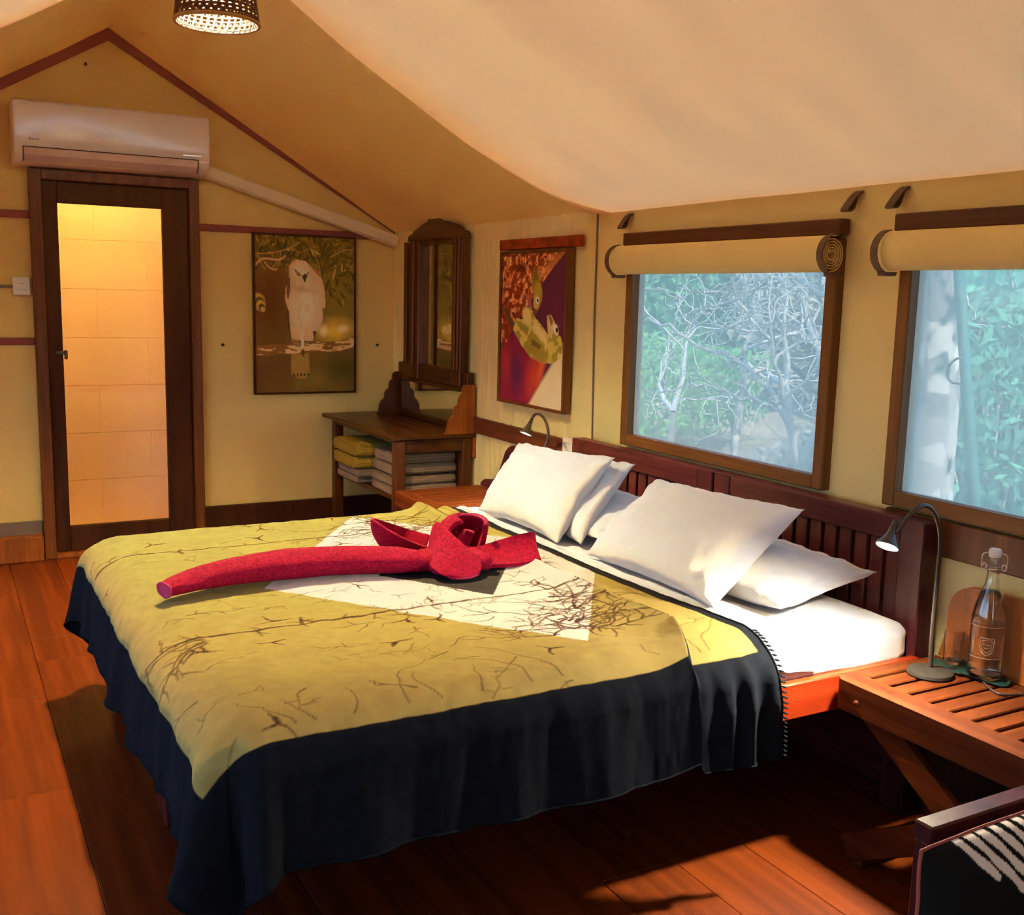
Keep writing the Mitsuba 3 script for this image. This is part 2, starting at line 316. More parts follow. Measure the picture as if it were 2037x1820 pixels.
trim(cbox(2.512, 2.545, 5.905, 5.945, 0.0, 1.80, 0.004), 'wood_dresser_z')      # corner post
trim(cbox(2.528, 2.556, 3.70, 6.12, 0.765, 0.850, 0.004), 'wood_batten_y')   # beam behind the far rack
trim(cbox(2.528, 2.556, -0.6, 2.20, 0.782, 0.890, 0.004), 'wood_casing_z')   # beam below the near window

trim(cbox(2.535, 2.556, YF, 3.92, 0.0, 0.47, 0.003), 'wood_door_z')
# door
d = struct('door_1')
part(d, 'casing', cbox(0.477, 0.537, 6.135, 6.225, 0, 2.098, 0.004), 'wood_casing_z')
part(d, 'casing', cbox(1.293, 1.348, 6.135, 6.225, 0, 2.098, 0.004), 'wood_casing_z')
part(d, 'casing', cbox(0.537, 1.293, 6.135, 6.225, 2.045, 2.098, 0.004), 'wood_casing_z')
st_ = part(d, 'stile', cbox(0.539, 0.614, 6.17, 6.21, 0.03, 2.043, 0.003), 'wood_door_z')
part(d, 'stile', cbox(1.152, 1.291, 6.17, 6.21, 0.03, 2.043, 0.003), 'wood_door_z')
part(d, 'rail', cbox(0.614, 1.152, 6.17, 6.21, 1.930, 2.043, 0.003), 'wood_door_z')
part(d, 'rail', cbox(0.614, 1.152, 6.17, 6.21, 0.03, 0.169, 0.003), 'wood_door_z')
part(d, 'glass', trimesh.Trimesh([(0.614, 6.19, 0.169), (1.152, 6.19, 0.169), (1.152, 6.19, 1.93), (0.614, 6.19, 1.93)], [(0, 1, 2), (0, 2, 3)], process=False), 'door_glass')
part(st_, 'latch', cat([cbox(0.575, 0.628, 6.155, 6.17, 1.125, 1.145, 0.003), cbox(0.618, 0.634, 6.145, 6.165, 1.10, 1.15, 0.004)]), 'black_plastic')
part(d, 'threshold', cbox(0.537, 1.293, 6.13, 6.20, 0.0, 0.028, 0.004), 'wood_orange')
# washroom behind the door glass
br = struct('wall_bathroom')
part(br, 'backing', cat([cbox(-0.2, 2.2, 7.16, 7.2, -0.1, 2.5, 0.001), cbox(-0.24, -0.2, 6.26, 7.2, -0.1, 2.5, 0.001), cbox(2.2, 2.24, 6.26, 7.2, -0.1, 2.5, 0.001), cbox(-0.2, 2.2, 6.26, 7.2, 2.5, 2.54, 0.001), cbox(-0.2, 2.2, 6.26, 7.2, -0.1, -0.06, 0.001)]), 'grout')
for r, (za, zb) in enumerate([(-0.05, 0.255), (0.258, 0.56), (0.563, 0.865), (0.868, 1.17), (1.173, 1.475), (1.478, 1.78), (1.783, 2.085), (2.088, 2.4)]):
    for c in range(-1, 4):
        xa = 0.30 + c * 0.62 + (0.0 if r % 2 else 0.31) - 0.31; xb = xa + 0.617
        xa, xb = max(xa, -0.195), min(xb, 2.195)
        if xb - xa > 0.05: part(br, 'tile', cbox(xa, xb, 7.157, 7.162, za, zb, 0.0008), 'tile')
lampb = solo('trim_30', lathe([(0.0, 0), (0.10, 0), (0.11, 0.02), (0.10, 0.05), (0, 0.06)], (0.9, 6.50, 2.43), 24), None, kind='structure', emitter={'type': 'area', 'radiance': rgb(np.array(BATH_RADIANCE) * 3)})

# windows
def window(n, y0, y1, z0, ztop, skew):
    """frame outer y0..y1 (y1 farther), pane inside"""
    k = struct(f'window_{n}')
    fw = 0.046
    part(k, 'frame', cbox(2.520, 2.572, y0, y0 + fw, z0, ztop, 0.004), 'wood_window_z')
    part(k, 'frame', cbox(2.520, 2.572, y1 - fw, y1, z0, ztop, 0.004), 'wood_window_z')
    part(k, 'frame', cbox(2.520, 2.572, y0 + fw, y1 - fw, z0, z0 + fw, 0.004), 'wood_window_y')
    part(k, 'frame', cbox(2.520, 2.572, y0 + fw, y1 - fw, ztop - fw, ztop, 0.004), 'wood_window_y')
    P = np.zeros((24, 24, 3)); Y, Z = np.meshgrid(np.linspace(y0 + fw, y1 - fw, 24), np.linspace(z0 + fw, ztop - fw, 24), indexing='ij')
    P[..., 0] = 2.556; P[..., 1] = Y; P[..., 2] = Z
    part(k, 'pane', grid_mesh(P), 'vinyl', smooth=True)
window(1, 2.462, 3.620, 0.893, 1.705, 0)
window(2, 1.055, 2.212, 0.898, 1.705, 0)

def blind(y0, y1, zt, lab_board, lab_roll, tabs, gl):
    k = thing('window_batten', lab_board, 'batten', None)
    part(k, 'board', cbox(2.505, 2.552, y0, y1, zt - 0.05, zt, 0.004), 'wood_batten_y')
    for yy in np.linspace(y0 + 0.35, y1 - 0.35, 3): part(k, 'screw', lathe([(0, 0), (0.004, 0), (0.003, 0.002), (0, 0.002)], (2.505, yy, zt - 0.022), 8, (-1, 0, 0)), 'dark_gap')
    r = thing('roll_up_blind', lab_roll, 'blind')
    ang = np.linspace(0, 2 * np.pi * 5.2, 200); ro = 0.058 - 0.046 * ang / ang[-1]
    ys = np.linspace(y0 + 0.015, y1 - 0.015, 60)
    cx, cz = 2.494, zt - 0.112
    prof = np.stack([cx + ro * np.cos(ang + np.pi / 2) * 0.92, cz + ro * np.sin(ang + np.pi / 2)], 1)
    prof = np.vstack([[2.54, zt - 0.045], [2.52, zt - 0.05], prof])
    P = np.zeros((len(prof), len(ys), 3)); P[..., 0] = prof[:, :1]; P[..., 2] = prof[:, 1:]; P[..., 1] = ys
    wob = 0.004 * nz(np.stack([P[..., 1] * 3, P[..., 0] * 6, P[..., 2] * 6], -1), 1, 6); P[..., 0] += wob; P[..., 2] += wob * 0.7
    part(r, 'canvas', solid_sheet(P, 0.003), 'canvas_right', smooth=40)
    for yy in (y0 + 0.002, y1 - 0.002):
        a = np.linspace(0.55 * np.pi, 1.62 * np.pi, 22)
        q = np.stack([cx + 0.066 * np.cos(a), np.full(22, yy), cz + 0.064 * np.sin(a)], 1)
        Pst = np.stack([q + [0, -0.013, 0], q + [0, 0.013, 0]], 1)
        sk = part(r, 'strap', solid_sheet(Pst, 0.003), 'strap', smooth=40)
        part(sk, 'buckle', cbox(cx - 0.03, cx + 0.02, yy - 0.016, yy + 0.016, cz - 0.07, cz - 0.058, 0.003), 'strap')
    for (yt_, lab) in tabs:
        q = np.array([(2.552, yt_, 1.848), (2.535, yt_ + 0.006, 1.835), (2.515, yt_ + 0.018, 1.80), (2.512, yt_ + 0.022, 1.788), (2.522, yt_ + 0.02, 1.786), (2.535, yt_ + 0.010, 1.815), (2.552, yt_, 1.842)])
        c = smooth_curve(q, 26); Pst = np.stack([c + [0, -0.016, 0], c + [0, 0.016, 0]], 1)
        solo('eave_strap', solid_sheet(Pst, 0.004), 'strap', lab, 'strap', smooth=40)
blind(2.444, 3.632, 1.765, 'dark brown wooden batten above the left window', 'rolled-up cream canvas blind with brown straps above the left window',
      [(3.645, 'dark strap tab hanging from the eave left of the left window'), (2.415, 'dark strap tab hanging from the eave at the right end of the left window')], None)
blind(1.06, 2.232, 1.767, 'dark brown wooden batten above the right window', 'rolled-up cream canvas blind with brown strap above the right window at the picture edge',
      [(2.238, 'dark strap tab hanging from the eave at the left end of the right window')], None)

# ------------------------------------------------------------------ air conditioner, trunking, switch, fasteners
ac = thing('air_conditioner', 'white wall-mounted air conditioner above the door', 'air conditioner')
def ac_prof(k=1.0):
    return [(6.195, 2.425), (6.03, 2.425), (6.005, 2.421), (5.992, 2.408), (5.987, 2.36), (5.985, 2.24), (5.990, 2.185), (6.0, 2.160), (6.03, 2.125), (6.07, 2.108), (6.195, 2.104)]
def rounded_x(prof, x0, x1, r=0.012):
    c = np.mean(prof, axis=0); pr = np.asarray(prof); ms = []
    xs = [x0, x0 + r * 0.3, x0 + r, x1 - r, x1 - r * 0.3, x1]; sc = [0.93, 0.98, 1.0, 1.0, 0.98, 0.93]
    rings = np.array([[(x, *(c + (q - c) * np.array([s, s]))) for q in pr] for x, s in zip(xs, sc)])
    rings[:, [0, -1], 1] = 6.195
    n, m = rings.shape[:2]; ms.append(grid_mesh(np.concatenate([rings, rings[:, :1]], 1), flip=True))
    for R, fl_ in ((rings[0], False), (rings[-1], True)):
        v = np.vstack([R, R.mean(0)]); k = np.arange(m); f = np.stack([k, (k + 1) % m, k * 0 + m], 1); ms.append(trimesh.Trimesh(v, f if fl_ else f[:, ::-1], process=False))
    return cat(ms)
ab = part(ac, 'body', rounded_x(ac_prof(), 0.404, 1.378), 'plastic_white', smooth=35)
af = part(ac, 'air_flap', prism([(5.986, 2.186), (5.9835, 2.183), (5.995, 2.150), (6.022, 2.122), (6.026, 2.124), (6.0, 2.155), (5.990, 2.186)], 0.452, 1.312, 'yz'), 'plastic_pink')
part(af, 'gap', cat([prism([(5.9895, 2.190), (5.9845, 2.190), (5.9845, 2.186), (5.9895, 2.186)], 0.448, 1.316, 'yz'), prism([(5.995, 2.19), (5.984, 2.19), (5.993, 2.148), (6.024, 2.118), (6.03, 2.12), (6.0, 2.15)], 0.446, 0.450, 'yz'), prism([(5.995, 2.19), (5.984, 2.19), (5.993, 2.148), (6.024, 2.118), (6.03, 2.12), (6.0, 2.15)], 1.314, 1.318, 'yz')]), 'dark_gap')
part(ab, 'logo', cat([cbox(0.475 + 0.013 * i, 0.485 + 0.013 * i, 5.9845, 5.988, 2.222, 2.231 + 0.004 * (i == 0), 0.0008) for i in range(4)]), 'emblem_grey', label='small grey lettering at the lower left')
part(ab, 'indicator', cbox(1.235, 1.335, 5.9848, 5.988, 2.205, 2.212, 0.0008), 'chrome')
pc = thing('pipe_cover', 'cream trunking sloping from the air conditioner to the corner', 'pipe cover')
part(pc, 'duct', beam((1.385, 6.16, 2.150), (2.55, 6.16, 1.815), 0.06, 0.074, b=0.006), 'plastic_trunk')
part(pc, 'lid', beam((1.385, 6.126, 2.150), (2.55, 6.126, 1.815), 0.008, 0.060, b=0.003), 'plastic_trunk')
sw = thing('light_switch', 'square cream switch plate left of the door', 'switch')
part(sw, 'plate', cbox(0.382, 0.478 - 0.012, 6.175, 6.195, 1.44, 1.535, 0.004), 'plastic_switch')
for b in ((0.415, 0.432, 1.498, 1.503), (0.405, 0.420, 1.466, 1.470), (0.428, 0.446, 1.466, 1.470)): part(sw, 'marking', cbox(b[0], b[1], 6.1735, 6.176, b[2], b[3], 0.0005), 'emblem_grey')
part(sw, 'cable', cbox(XL, 0.382, 6.19, 6.20, 1.476, 1.492, 0.002), 'grey_canvas')
for (x, z, lab) in [(1.481, 1.175, 'dark round fastener on the wall left of the hawk picture'), (2.444, 1.174, 'dark round fastener on the wall right of the hawk picture'), (0.784, 2.66, 'dark round fastener high in the gable'), (1.425, 1.828, 'tiny dark fastener under the maroon ribbon right of the door')]:
    solo('snap_fastener', lathe([(0, 0.006), (0.006, 0.005), (0.009, 0.0), (0.009, -0.012), (0, -0.012)], (x, YB - 0.006, z), 12, (0, -1, 0)), 'dark_gap', lab, 'fastener', smooth=True)

# ------------------------------------------------------------------ pendant lamp
def pendant(cx, cy, zr, label):
    k = thing('pendant_lamp', label, 'pendant lamp')
    R0, H = 0.136, 0.22
    def rad(t): return R0 * (1 - 0.22 * t - 0.55 * np.clip(t - 0.62, 0, 1) ** 1.3 * 2.0)
    strands = []
    for i in range(34):      # slanted uprights, both ways
        for s in (1, -1):
            t = np.linspace(0, 1, 20); a = 2 * np.pi * i / 34 + s * t * 0.55
            r = rad(t) + 0.0022 * s
            strands.append(tube(np.stack([cx + r * np.cos(a), cy + r * np.sin(a), zr + H * t], 1), 0.0048, 5))
    for j in range(17):
        t = (j + 0.5) / 17; a = np.linspace(0, 2 * np.pi, 69); r = rad(t) + 0.004 * np.sin(a * 34 + j * np.pi)
        strands.append(tube(np.stack([cx + r * np.cos(a), cy + r * np.sin(a), np.full(69, zr + H * t)], 1), 0.0043, 5))
    part(k, 'woven_shade', cat(strands), 'basket', smooth=True)
    a = np.linspace(0, 2 * np.pi, 61)
    part(k, 'rim', tube(np.stack([cx + (R0 + 0.003) * np.cos(a), cy + (R0 + 0.003) * np.sin(a), np.full(61, zr)], 1), 0.0065, 8), 'basket_rim', smooth=True)
    part(k, 'socket', lathe([(0, 0.0), (0.02, 0.0), (0.022, 0.06), (0.008, 0.075), (0.0, 0.075)], (cx, cy, zr + 0.168), 16), 'black_plastic', smooth=30)
    part(k, 'cord', tube([(cx, cy, zr + 0.235), (cx, cy, roof_near(np.array(cx)) - 0.0)], 0.004, 6), 'black_plastic')
    th = np.linspace(0, np.pi, 14)
    part(k, 'bulb', lathe(np.stack([0.036 * np.sin(th), -0.042 * np.cos(th)], 1), (cx, cy, zr + 0.130), 18), None, smooth=True, emitter={'type': 'area', 'radiance': rgb(PENDANT_RADIANCE)})
pendant(0.90, 3.767, 2.391, 'woven brown basket pendant lamp glowing above the bed')

# ------------------------------------------------------------------ beds
def bed(y0, y1, label, post_y):
    k = thing('bed', label, 'bed', None)
    # headboard
    hd = part(k, 'headboard', cbox(2.450, 2.508, y0 + 0.085, y1 - 0.085, 0.812, 0.888, 0.004), 'wood_bed_y')
    for a, b in ((y0, y0 + 0.085), (y1 - 0.085, y1)): part(hd, 'post', cbox(2.448, 2.512, a, b, 0.0, 0.888, 0.004), 'wood_bed_z')
    
    part(hd, 'lower_rail', cbox(2.455, 2.505, y0 + 0.085, y1 - 0.085, 0.40, 0.48, 0.004), 'wood_bed_y')
    part(hd, 'panel', cbox(2.47, 2.49, y0 + 0.085, y1 - 0.085, 0.05, 0.41, 0.003), 'wood_bed_y')
    n = 12; w = (y1 - y0 - 0.17) / n
    for i in range(n):
        a = y0 + 0.085 + i * w
        part(hd, 'slat', cbox(2.462, 2.484, a + 0.007, a + w - 0.007, 0.475, 0.815, 0.003), 'wood_bed_z')
    # sides
    for a in (y0 - 0.022, y1 - 0.012): part(k, 'side_rail', cbox(0.552, 2.448, a, a + 0.03, 0.395, 0.497, 0.004), 'wood_rail_x')
    # footboard
    fy0, fy1 = (y0 + 0.05, y1) if y0 < 2.5 else (y0, y1 - 0.02)
    fb = part(k, 'footboard', cbox(0.508, 0.543, fy0 + 0.06, fy1 - 0.06, 0.43, 0.50, 0.003), 'wood_bed_y')
    for a, b in ((fy0, fy0 + 0.06), (fy1 - 0.06, fy1)): part(fb, 'post', cbox(0.500, 0.552, a, b, 0.0, 0.50, 0.004), 'wood_bed_z')
    
    part(fb, 'lower_rail', cbox(0.508, 0.543, fy0 + 0.06, fy1 - 0.06, 0.09, 0.14, 0.003), 'wood_bed_y')
    n = 9; w = (fy1 - fy0 - 0.12) / n
    for i in range(n):
        a = fy0 + 0.06 + i * w
        part(fb, 'slat', cbox(0.515, 0.535, a + 0.02, a + w - 0.02, 0.13, 0.44, 0.003), 'wood_bed_z')
    part(k, 'platform', cbox(0.552, 2.448, y0 + 0.01, y1 - 0.01, 0.43, 0.46, 0.003), 'wood_bed_y')
    return k
bed(1.984, 2.912, 'near single bed with dark mahogany slatted headboard, beside the folding rack', 0)
bed(2.924, 3.880, 'far single bed with dark mahogany slatted headboard, nearer the dresser', 0)

def softbox(x0, x1, y0, y1, z0, z1, r, seed, amp=0.006, n=90):
    """upholstered slab: rounded box as a superquadric-like surface"""
    m = trimesh.creation.box((1, 1, 1)); 
    for _ in range(5): m = m.subdivide()
    v = np.array(m.vertices) * 2
    ext = np.array([x1 - x0, y1 - y0, z1 - z0]); p = v * ext / 2; inner = ext / 2 - r
    q = np.clip(p, -inner, inner); dlt = p - q; L = np.linalg.norm(dlt, axis=1, keepdims=True); Lm = np.abs(dlt).max(1, keepdims=True)
    p = q + dlt / np.maximum(L, 1e-9) * np.minimum(Lm, r)
    nrm = dlt / np.maximum(L, 1e-9); c = np.array([(x0 + x1) / 2, (y0 + y1) / 2, (z0 + z1) / 2])
    p = p + nrm * (amp * 2 * nz(p * np.array([5, 5, 9]), 1.6, seed))[:, None]
    return trimesh.Trimesh(p + c, m.faces, process=False)
solo('mattress', softbox(0.575, 2.440, 1.988, 2.915, 0.462, 0.604, 0.05, 31, 0.012), 'white_cotton', 'white sheeted mattress on the near bed with lamp glow on it', 'mattress', smooth=True)
solo('mattress', softbox(0.575, 2.440, 2.922, 3.870, 0.462, 0.604, 0.05, 33, 0.010), 'white_cotton', 'white sheeted mattress on the far bed, under the two leaning pillows', 'mattress', smooth=True)

# bedspread: cloth laid over the rounded edge of the two mattresses
AR, BR_ = 0.15, 0.11
_t = np.linspace(0, np.pi / 2, 200); _ph = AR * np.sin(_t); _pv = BR_ * (1 - np.cos(_t)); _pl = np.r_[0, np.cumsum(np.hypot(np.diff(_ph), np.diff(_pv)))]
def drop(d):
    """overhang length along the cloth -> (outward, down)"""
    L = _pl[-1]; return np.where(d < L, np.interp(d, _pl, _ph), AR + 0.10 * (d - L)), np.where(d < L, np.interp(d, _pl, _pv), BR_ + 0.99 * (d - L))
XI, YN, YFAR = 0.565, 2.085, 3.855           # inset rectangle of the flat top
def ztop(x, y): return 0.618 + 0.020 * np.clip((2.7 - y) / 0.7, 0, 1)
def drape(S, Tq, ruf, seed, lift=0.0):
    """S: cloth x coordinate, Tq: cloth y coordinate (true positions on top; past the inset edge they count overhang)"""
    cx = np.maximum(S, XI); cy = np.clip(Tq, YN, YFAR); ds, dt = cx - S, np.where(Tq < YN, Tq - YN, np.where(Tq > YFAR, Tq - YFAR, 0.0))
    d = np.hypot(ds, dt); both = np.minimum(ds, np.abs(dt)) / np.maximum(d, 1e-6)
    ux, uy = np.where(d > 0, -ds / np.maximum(d, 1e-9), 0), np.where(d > 0, dt / np.maximum(d, 1e-9), 0)
    h, v = drop(d * (1 + 0.05 * both))
    hang = np.clip((d - 0.10) / 0.25, 0, 1.3)
    along = np.where(ds > np.abs(dt), Tq, S + 11.3)
    wave = np.sin(along * 21 + 7 * nz(np.stack([along * 3, along * 0, along * 0], -1), 1, seed)) * 0.5 + 2.0 * nz(np.stack([along * 7, d * 1.2, along * 0], -1), 1, seed + 3)
    ang = np.arctan2(np.abs(dt), np.maximum(ds, 1e-9))
    corner = np.sin(ang * 6.0 - 0.6) * 0.055 * np.clip(both * 1.8, 0, 1)
    h = h + hang * (ruf * wave + corner)
    top = 0.007 * nz(np.stack([S * 7, Tq * 7, S * 0], -1), 1, seed + 7) + 0.0042 * nz(np.stack([S * 26, Tq * 20, S * 0], -1), 1, seed + 8)
    pucker = 0.006 * nz(np.stack([along * 24, d * 5, along * 0], -1), 1, seed + 9) * np.clip(d / 0.1, 0, 1)
    return np.stack([cx + ux * (h + pucker), cy + uy * (h + pucker), ztop(cx, cy) + lift + top - v], -1)
HS, HN, HF = 0.195, 0.118, 0.15               # olive part's overhang at foot, near side, far side
BS, BN, BF = 0.385, 0.395, 0.36               # hem of the dark border
SP_X1 = 1.875
step = 0.0042
S = np.linspace(XI - BS, SP_X1, int((SP_X1 - XI + BS) / step)); Tt = np.linspace(YN - BN, YFAR + BF, int((YFAR + BF - YN + BN) / step))
Sg, Tg = np.meshgrid(S, Tt, indexing='ij')
P = drape(Sg, Tg, 0.017, 41)
# turned fold near the pillows: the olive field overlaps the band with a raised lip
gx = 1.715 + 0.012 * np.sin(Tg * 2.1) - 0.10 * np.clip((2.16 - Tg) / 0.2, 0, 1)
lip = np.clip(1 - (gx - Sg) / 0.14, 0, 1) ** 2 * np.clip((gx + 0.012 - Sg) / 0.012, 0, 1) * 0.026
bunch = np.clip((Tg - 3.35) / 0.45, 0, 1)
fold = 0.020 * bunch * (np.maximum(0, np.cos((Sg - 1.74 + 0.03 * (Tg - 3.8)) / 0.05 * np.pi * 0.9))) * np.exp(-((Sg - 1.77) / 0.085) ** 2)
P[..., 2] += lip + fold
# near end of the band flares away from the bed
fl_ = np.clip((Sg - 1.60) / 0.12, 0, 1) * np.clip((YN - Tg - 0.10) / 0.15, 0, 1)
P[..., 1] -= 0.03 * fl_ * (1 + np.sin(Sg * 75) * 0.35); P[..., 0] -= 0.02 * np.clip((YN - Tg) / 0.3, 0, 1) * np.clip((Sg - 1.7) / 0.1, 0, 1)

OLIVE, OLIVE2 = np.array([0.195, 0.165, 0.058]), np.array([0.155, 0.135, 0.058]); NAVY = np.array([0.0055, 0.0072, 0.0112]); CREAM = np.array([0.44, 0.385, 0.375]); INK = np.array([0.016, 0.009, 0.012]); SLATE = np.array([0.014, 0.016, 0.021])
def seg_dist(px, py, a, b):
    ax, ay = a; bx, by = b; dx, dy = bx - ax, by - ay; t = np.clip(((px - ax) * dx + (py - ay) * dy) / (dx * dx + dy * dy + 1e-12), 0, 1)
    return np.hypot(px - ax - t * dx, py - ay - t * dy)
def spread_colour():
    c = OLIVE2 + (OLIVE - OLIVE2) * np.clip(nz(np.stack([Sg * 4, Tg * 4, Sg * 0], -1), 1, 3)[..., None] + 0.6, 0, 1)
    c = c * (1 + 0.25 * nz(np.stack([Sg * 40, Tg * 40, Sg * 0], -1), 1, 5)[..., None])
    dia = (np.abs(Sg - 1.425) / 0.595 + np.abs(Tg - 3.012) / 0.862) < 1
    c[dia] = CREAM * (1 + 0.06 * nz(np.stack([Sg[dia] * 9, Tg[dia] * 9, Sg[dia] * 0], -1), 1, 6)[:, None])
    ink = np.zeros(Sg.shape)
    def line(a, b, w, s=1.0):
        x0, x1 = min(a[0], b[0]) - 0.02, max(a[0], b[0]) + 0.02; y0, y1 = min(a[1], b[1]) - 0.02, max(a[1], b[1]) + 0.02
        i0, i1 = np.searchsorted(S, [x0, x1]); j0, j1 = np.searchsorted(Tt, [y0, y1])
        if i1 <= i0 or j1 <= j0: return
        dd = seg_dist(Sg[i0:i1, j0:j1], Tg[i0:i1, j0:j1], a, b)
        ink[i0:i1, j0:j1] = np.maximum(ink[i0:i1, j0:j1], s * np.clip(1.0 - (dd - w) / 0.003, 0, 1))
    rg = np.random.default_rng(5)
    def crackle(a, ang, length, w, depth, s):
        p = np.array(a, float); n = max(2, int(length / 0.018))
        for i in range(n):
            ang += rg.normal(0, 0.28); q = p + 0.018 * np.array([math.cos(ang), math.sin(ang)])
            line(p, q, w * (1 - i / n * 0.7) * (1.6 if rg.random() < 0.12 else 1), s * (1 - 0.4 * i / n))
            if depth > 0 and rg.random() < 0.35: crackle(q, ang + rg.choice([-1, 1]) * rg.uniform(0.5, 1.4), length * rg.uniform(0.2, 0.5), w * 0.7, depth - 1, s * 0.9)
            p = q
    # two long veins along the bed
    for y, wob in ((3.572, 1), (2.632, 2)):
        pts = [(x, y + 0.012 * math.sin(x * 4 + wob) + rg.normal(0, 0.003)) for x in np.arange(0.40, 1.75, 0.03)]
        for a, b in zip(pts[:-1], pts[1:]):
            line(a, b, rg.uniform(0.0012, 0.0042) * (1.3 if y < 3 else 0.9), 0.92)
            if rg.random() < 0.4: crackle(a, rg.uniform(0, 6.28), rg.uniform(0.03, 0.12), 0.0016, 1, 0.8)
    for k in range(4): crackle((0.56, 2.60 - 0.012 * k), math.pi - 0.15 + 0.2 * k, 0.22, 0.003, 1, 0.8)
    for k in range(110): crackle((rg.uniform(0.40, 1.85), rg.uniform(1.97, 3.98)), rg.choice([0, math.pi]) + rg.normal(0, 0.45), rg.uniform(0.03, 0.13), rg.uniform(0.0003, 0.0012), 1, rg.uniform(0.35, 0.9))
    for k in range(34):
        q = (rg.uniform(0.5, 1.62), rg.uniform(1.98, 3.9)); a0 = rg.uniform(0, 6.28)
        for m_ in range(3): crackle(q, a0 + m_ * 2.1, rg.uniform(0.03, 0.06), rg.uniform(0.0010, 0.0036), 0, 0.95)
    for k in range(10): crackle((rg.uniform(0.6, 1.75), 2.0), math.pi / 2 + rg.normal(0, 0.2), rg.uniform(0.10, 0.35), 0.0006, 0, 0.7)
    # dense cracks in the cream panel's near and far corners
    for (qx, qy) in ((1.52, 2.38), (1.60, 2.52), (1.45, 2.26), (1.43, 3.66), (1.5, 3.55)):
        for k in range(15): crackle((qx + rg.normal(0, 0.05), qy + rg.normal(0, 0.06)), rg.choice([0.15, 0.8, -1.2, 3.2]) + rg.normal(0, 0.25), rg.uniform(0.10, 0.26), rg.uniform(0.0010, 0.0032), 1, 1.0)
    for k in range(60): crackle((rg.uniform(0.9, 1.8), rg.uniform(2.35, 3.65)), rg.uniform(0, 6.28), rg.uniform(0.03, 0.11), 0.0006, 1, 0.75)
    inner = (np.abs(Sg - 1.425) / 0.235 + np.abs(Tg - 3.0) / 0.33) < 1
    c = c * (1 - ink[..., None]) + INK * ink[..., None]
    c[inner] = SLATE
    ds, dt = np.maximum(XI - Sg, 0), np.where(Tg < YN, YN - Tg, np.where(Tg > YFAR, Tg - YFAR, 0.0))
    hem = HN
    dark = (ds > HS) | ((Tg < YN) & (dt > hem)) | ((Tg > YFAR) & (dt > HF)) | (Sg > SP_X1 - 0.030)
    c[dark] = NAVY * (1 + 0.5 * nz(np.stack([Sg[dark] * 60, Tg[dark] * 60, Sg[dark] * 0], -1), 1, 8)[:, None])
    pipe_ = (Sg > gx - 0.001) & (Sg < gx + 0.012) & ~dark
    c[pipe_] = NAVY
    return np.clip(c, 0.004, 1)
bs = thing('bedspread', 'olive batik bedspread with cream diamond panel and black border over both beds', 'bedspread')
part(bs, 'cloth', grid_mesh(P), 'spread', smooth=True, color=spread_colour().reshape(-1, 3))
hemp = np.concatenate([P[:, 0], P[0, :], P[:, -1]]) if False else None
mat('navy_cloth', NAVY.tolist(), 0.95, 0.0)
for nm, q in (('hem', P[::3, 0]), ('hem', P[0, ::3]), ('hem', P[-1, ::3])): part(bs, nm, tube(q, 0.0035, 5), 'navy_cloth', smooth=True)
# fringe stitching at the head edge of the near drop
st = []
for i in range(2, 86, 3):
    a = P[-1, i]; b = P[-8, i]; st.append(beam(a + [0.004, -0.004, 0.002], a + [0.010, -0.004, 0.001] + (a - b) * 0.12, 0.012, 0.003, b=0.001))
part(bs, 'stitching', cat(st), 'navy_cloth', kind='stuff')

# white top sheet folded back at the head edge of the bedspread
S2 = np.linspace(1.80, 2.06, 60); T2 = np.linspace(YN - 0.20, YFAR + 0.16, 420); Sg2, Tg2 = np.meshgrid(S2, T2, indexing='ij')
P2 = drape(Sg2, Tg2, 0.004, 51, lift=-0.0075); P2[..., 2] += 0.010 * np.exp(-((Sg2 - 1.92) / 0.018) ** 2) - 0.012 * np.clip((Sg2 - 1.98) / 0.08, 0, 1)
ys_ = np.clip((YN - Tg2) / 0.2, 0, 1); P2[..., 1] += 0.045 * ys_
solo('top_sheet', solid_sheet(P2, 0.004), 'white_cotton', 'white top sheet showing between the bedspread and the pillows', 'sheet', smooth=50)

# ------------------------------------------------------------------ pillows
def pillow(BL, BR, TR, TL, th, seed, label, n=64, pinch=0.10):
    c = [np.asarray(q, float) for q in (BL, BR, TR, TL)]
    U, V = np.meshgrid(np.linspace(-1, 1, n), np.linspace(-1, 1, n), indexing='ij')
    u = U * (1 - pinch * (1 - V ** 2) * 0 ) ; v = V
    u = U - np.sign(U) * pinch * np.abs(U) ** 3 * (1 - V ** 2); v = V - np.sign(V) * pinch * 1.1 * np.abs(V) ** 3 * (1 - U ** 2)
    a, b = (u + 1) / 2, (v + 1) / 2
    base = ((1 - a) * (1 - b))[..., None] * c[0] + (a * (1 - b))[..., None] * c[1] + (a * b)[..., None] * c[2] + ((1 - a) * b)[..., None] * c[3]
    nrm = np.cross(c[1] - c[0], c[3] - c[0]); nrm /= np.linalg.norm(nrm)
    prof = (np.clip(1 - U ** 2, 0, 1) ** 0.48 * np.clip(1 - V ** 2, 0, 1) ** 0.48)
    wr = nz(np.stack([U * 2.2, V * 2.2, U * 0], -1), 1, seed) * 0.035 + nz(np.stack([U * 8, V * 3, U * 0], -1), 1, seed + 1) * 0.030 * (np.abs(U) ** 2 + np.abs(V) ** 2) 
    A = base + nrm * (prof * th / 2 + wr * prof ** 0.5)[..., None]; B = base - nrm * (prof * th / 2 - wr * 0.5 * prof ** 0.5)[..., None]
    m = cat([grid_mesh(A), grid_mesh(B, flip=True)]); m.merge_vertices(digits_vertex=5)
    return solo('pillow', m, 'white_cotton', label, 'pillow', smooth=True)
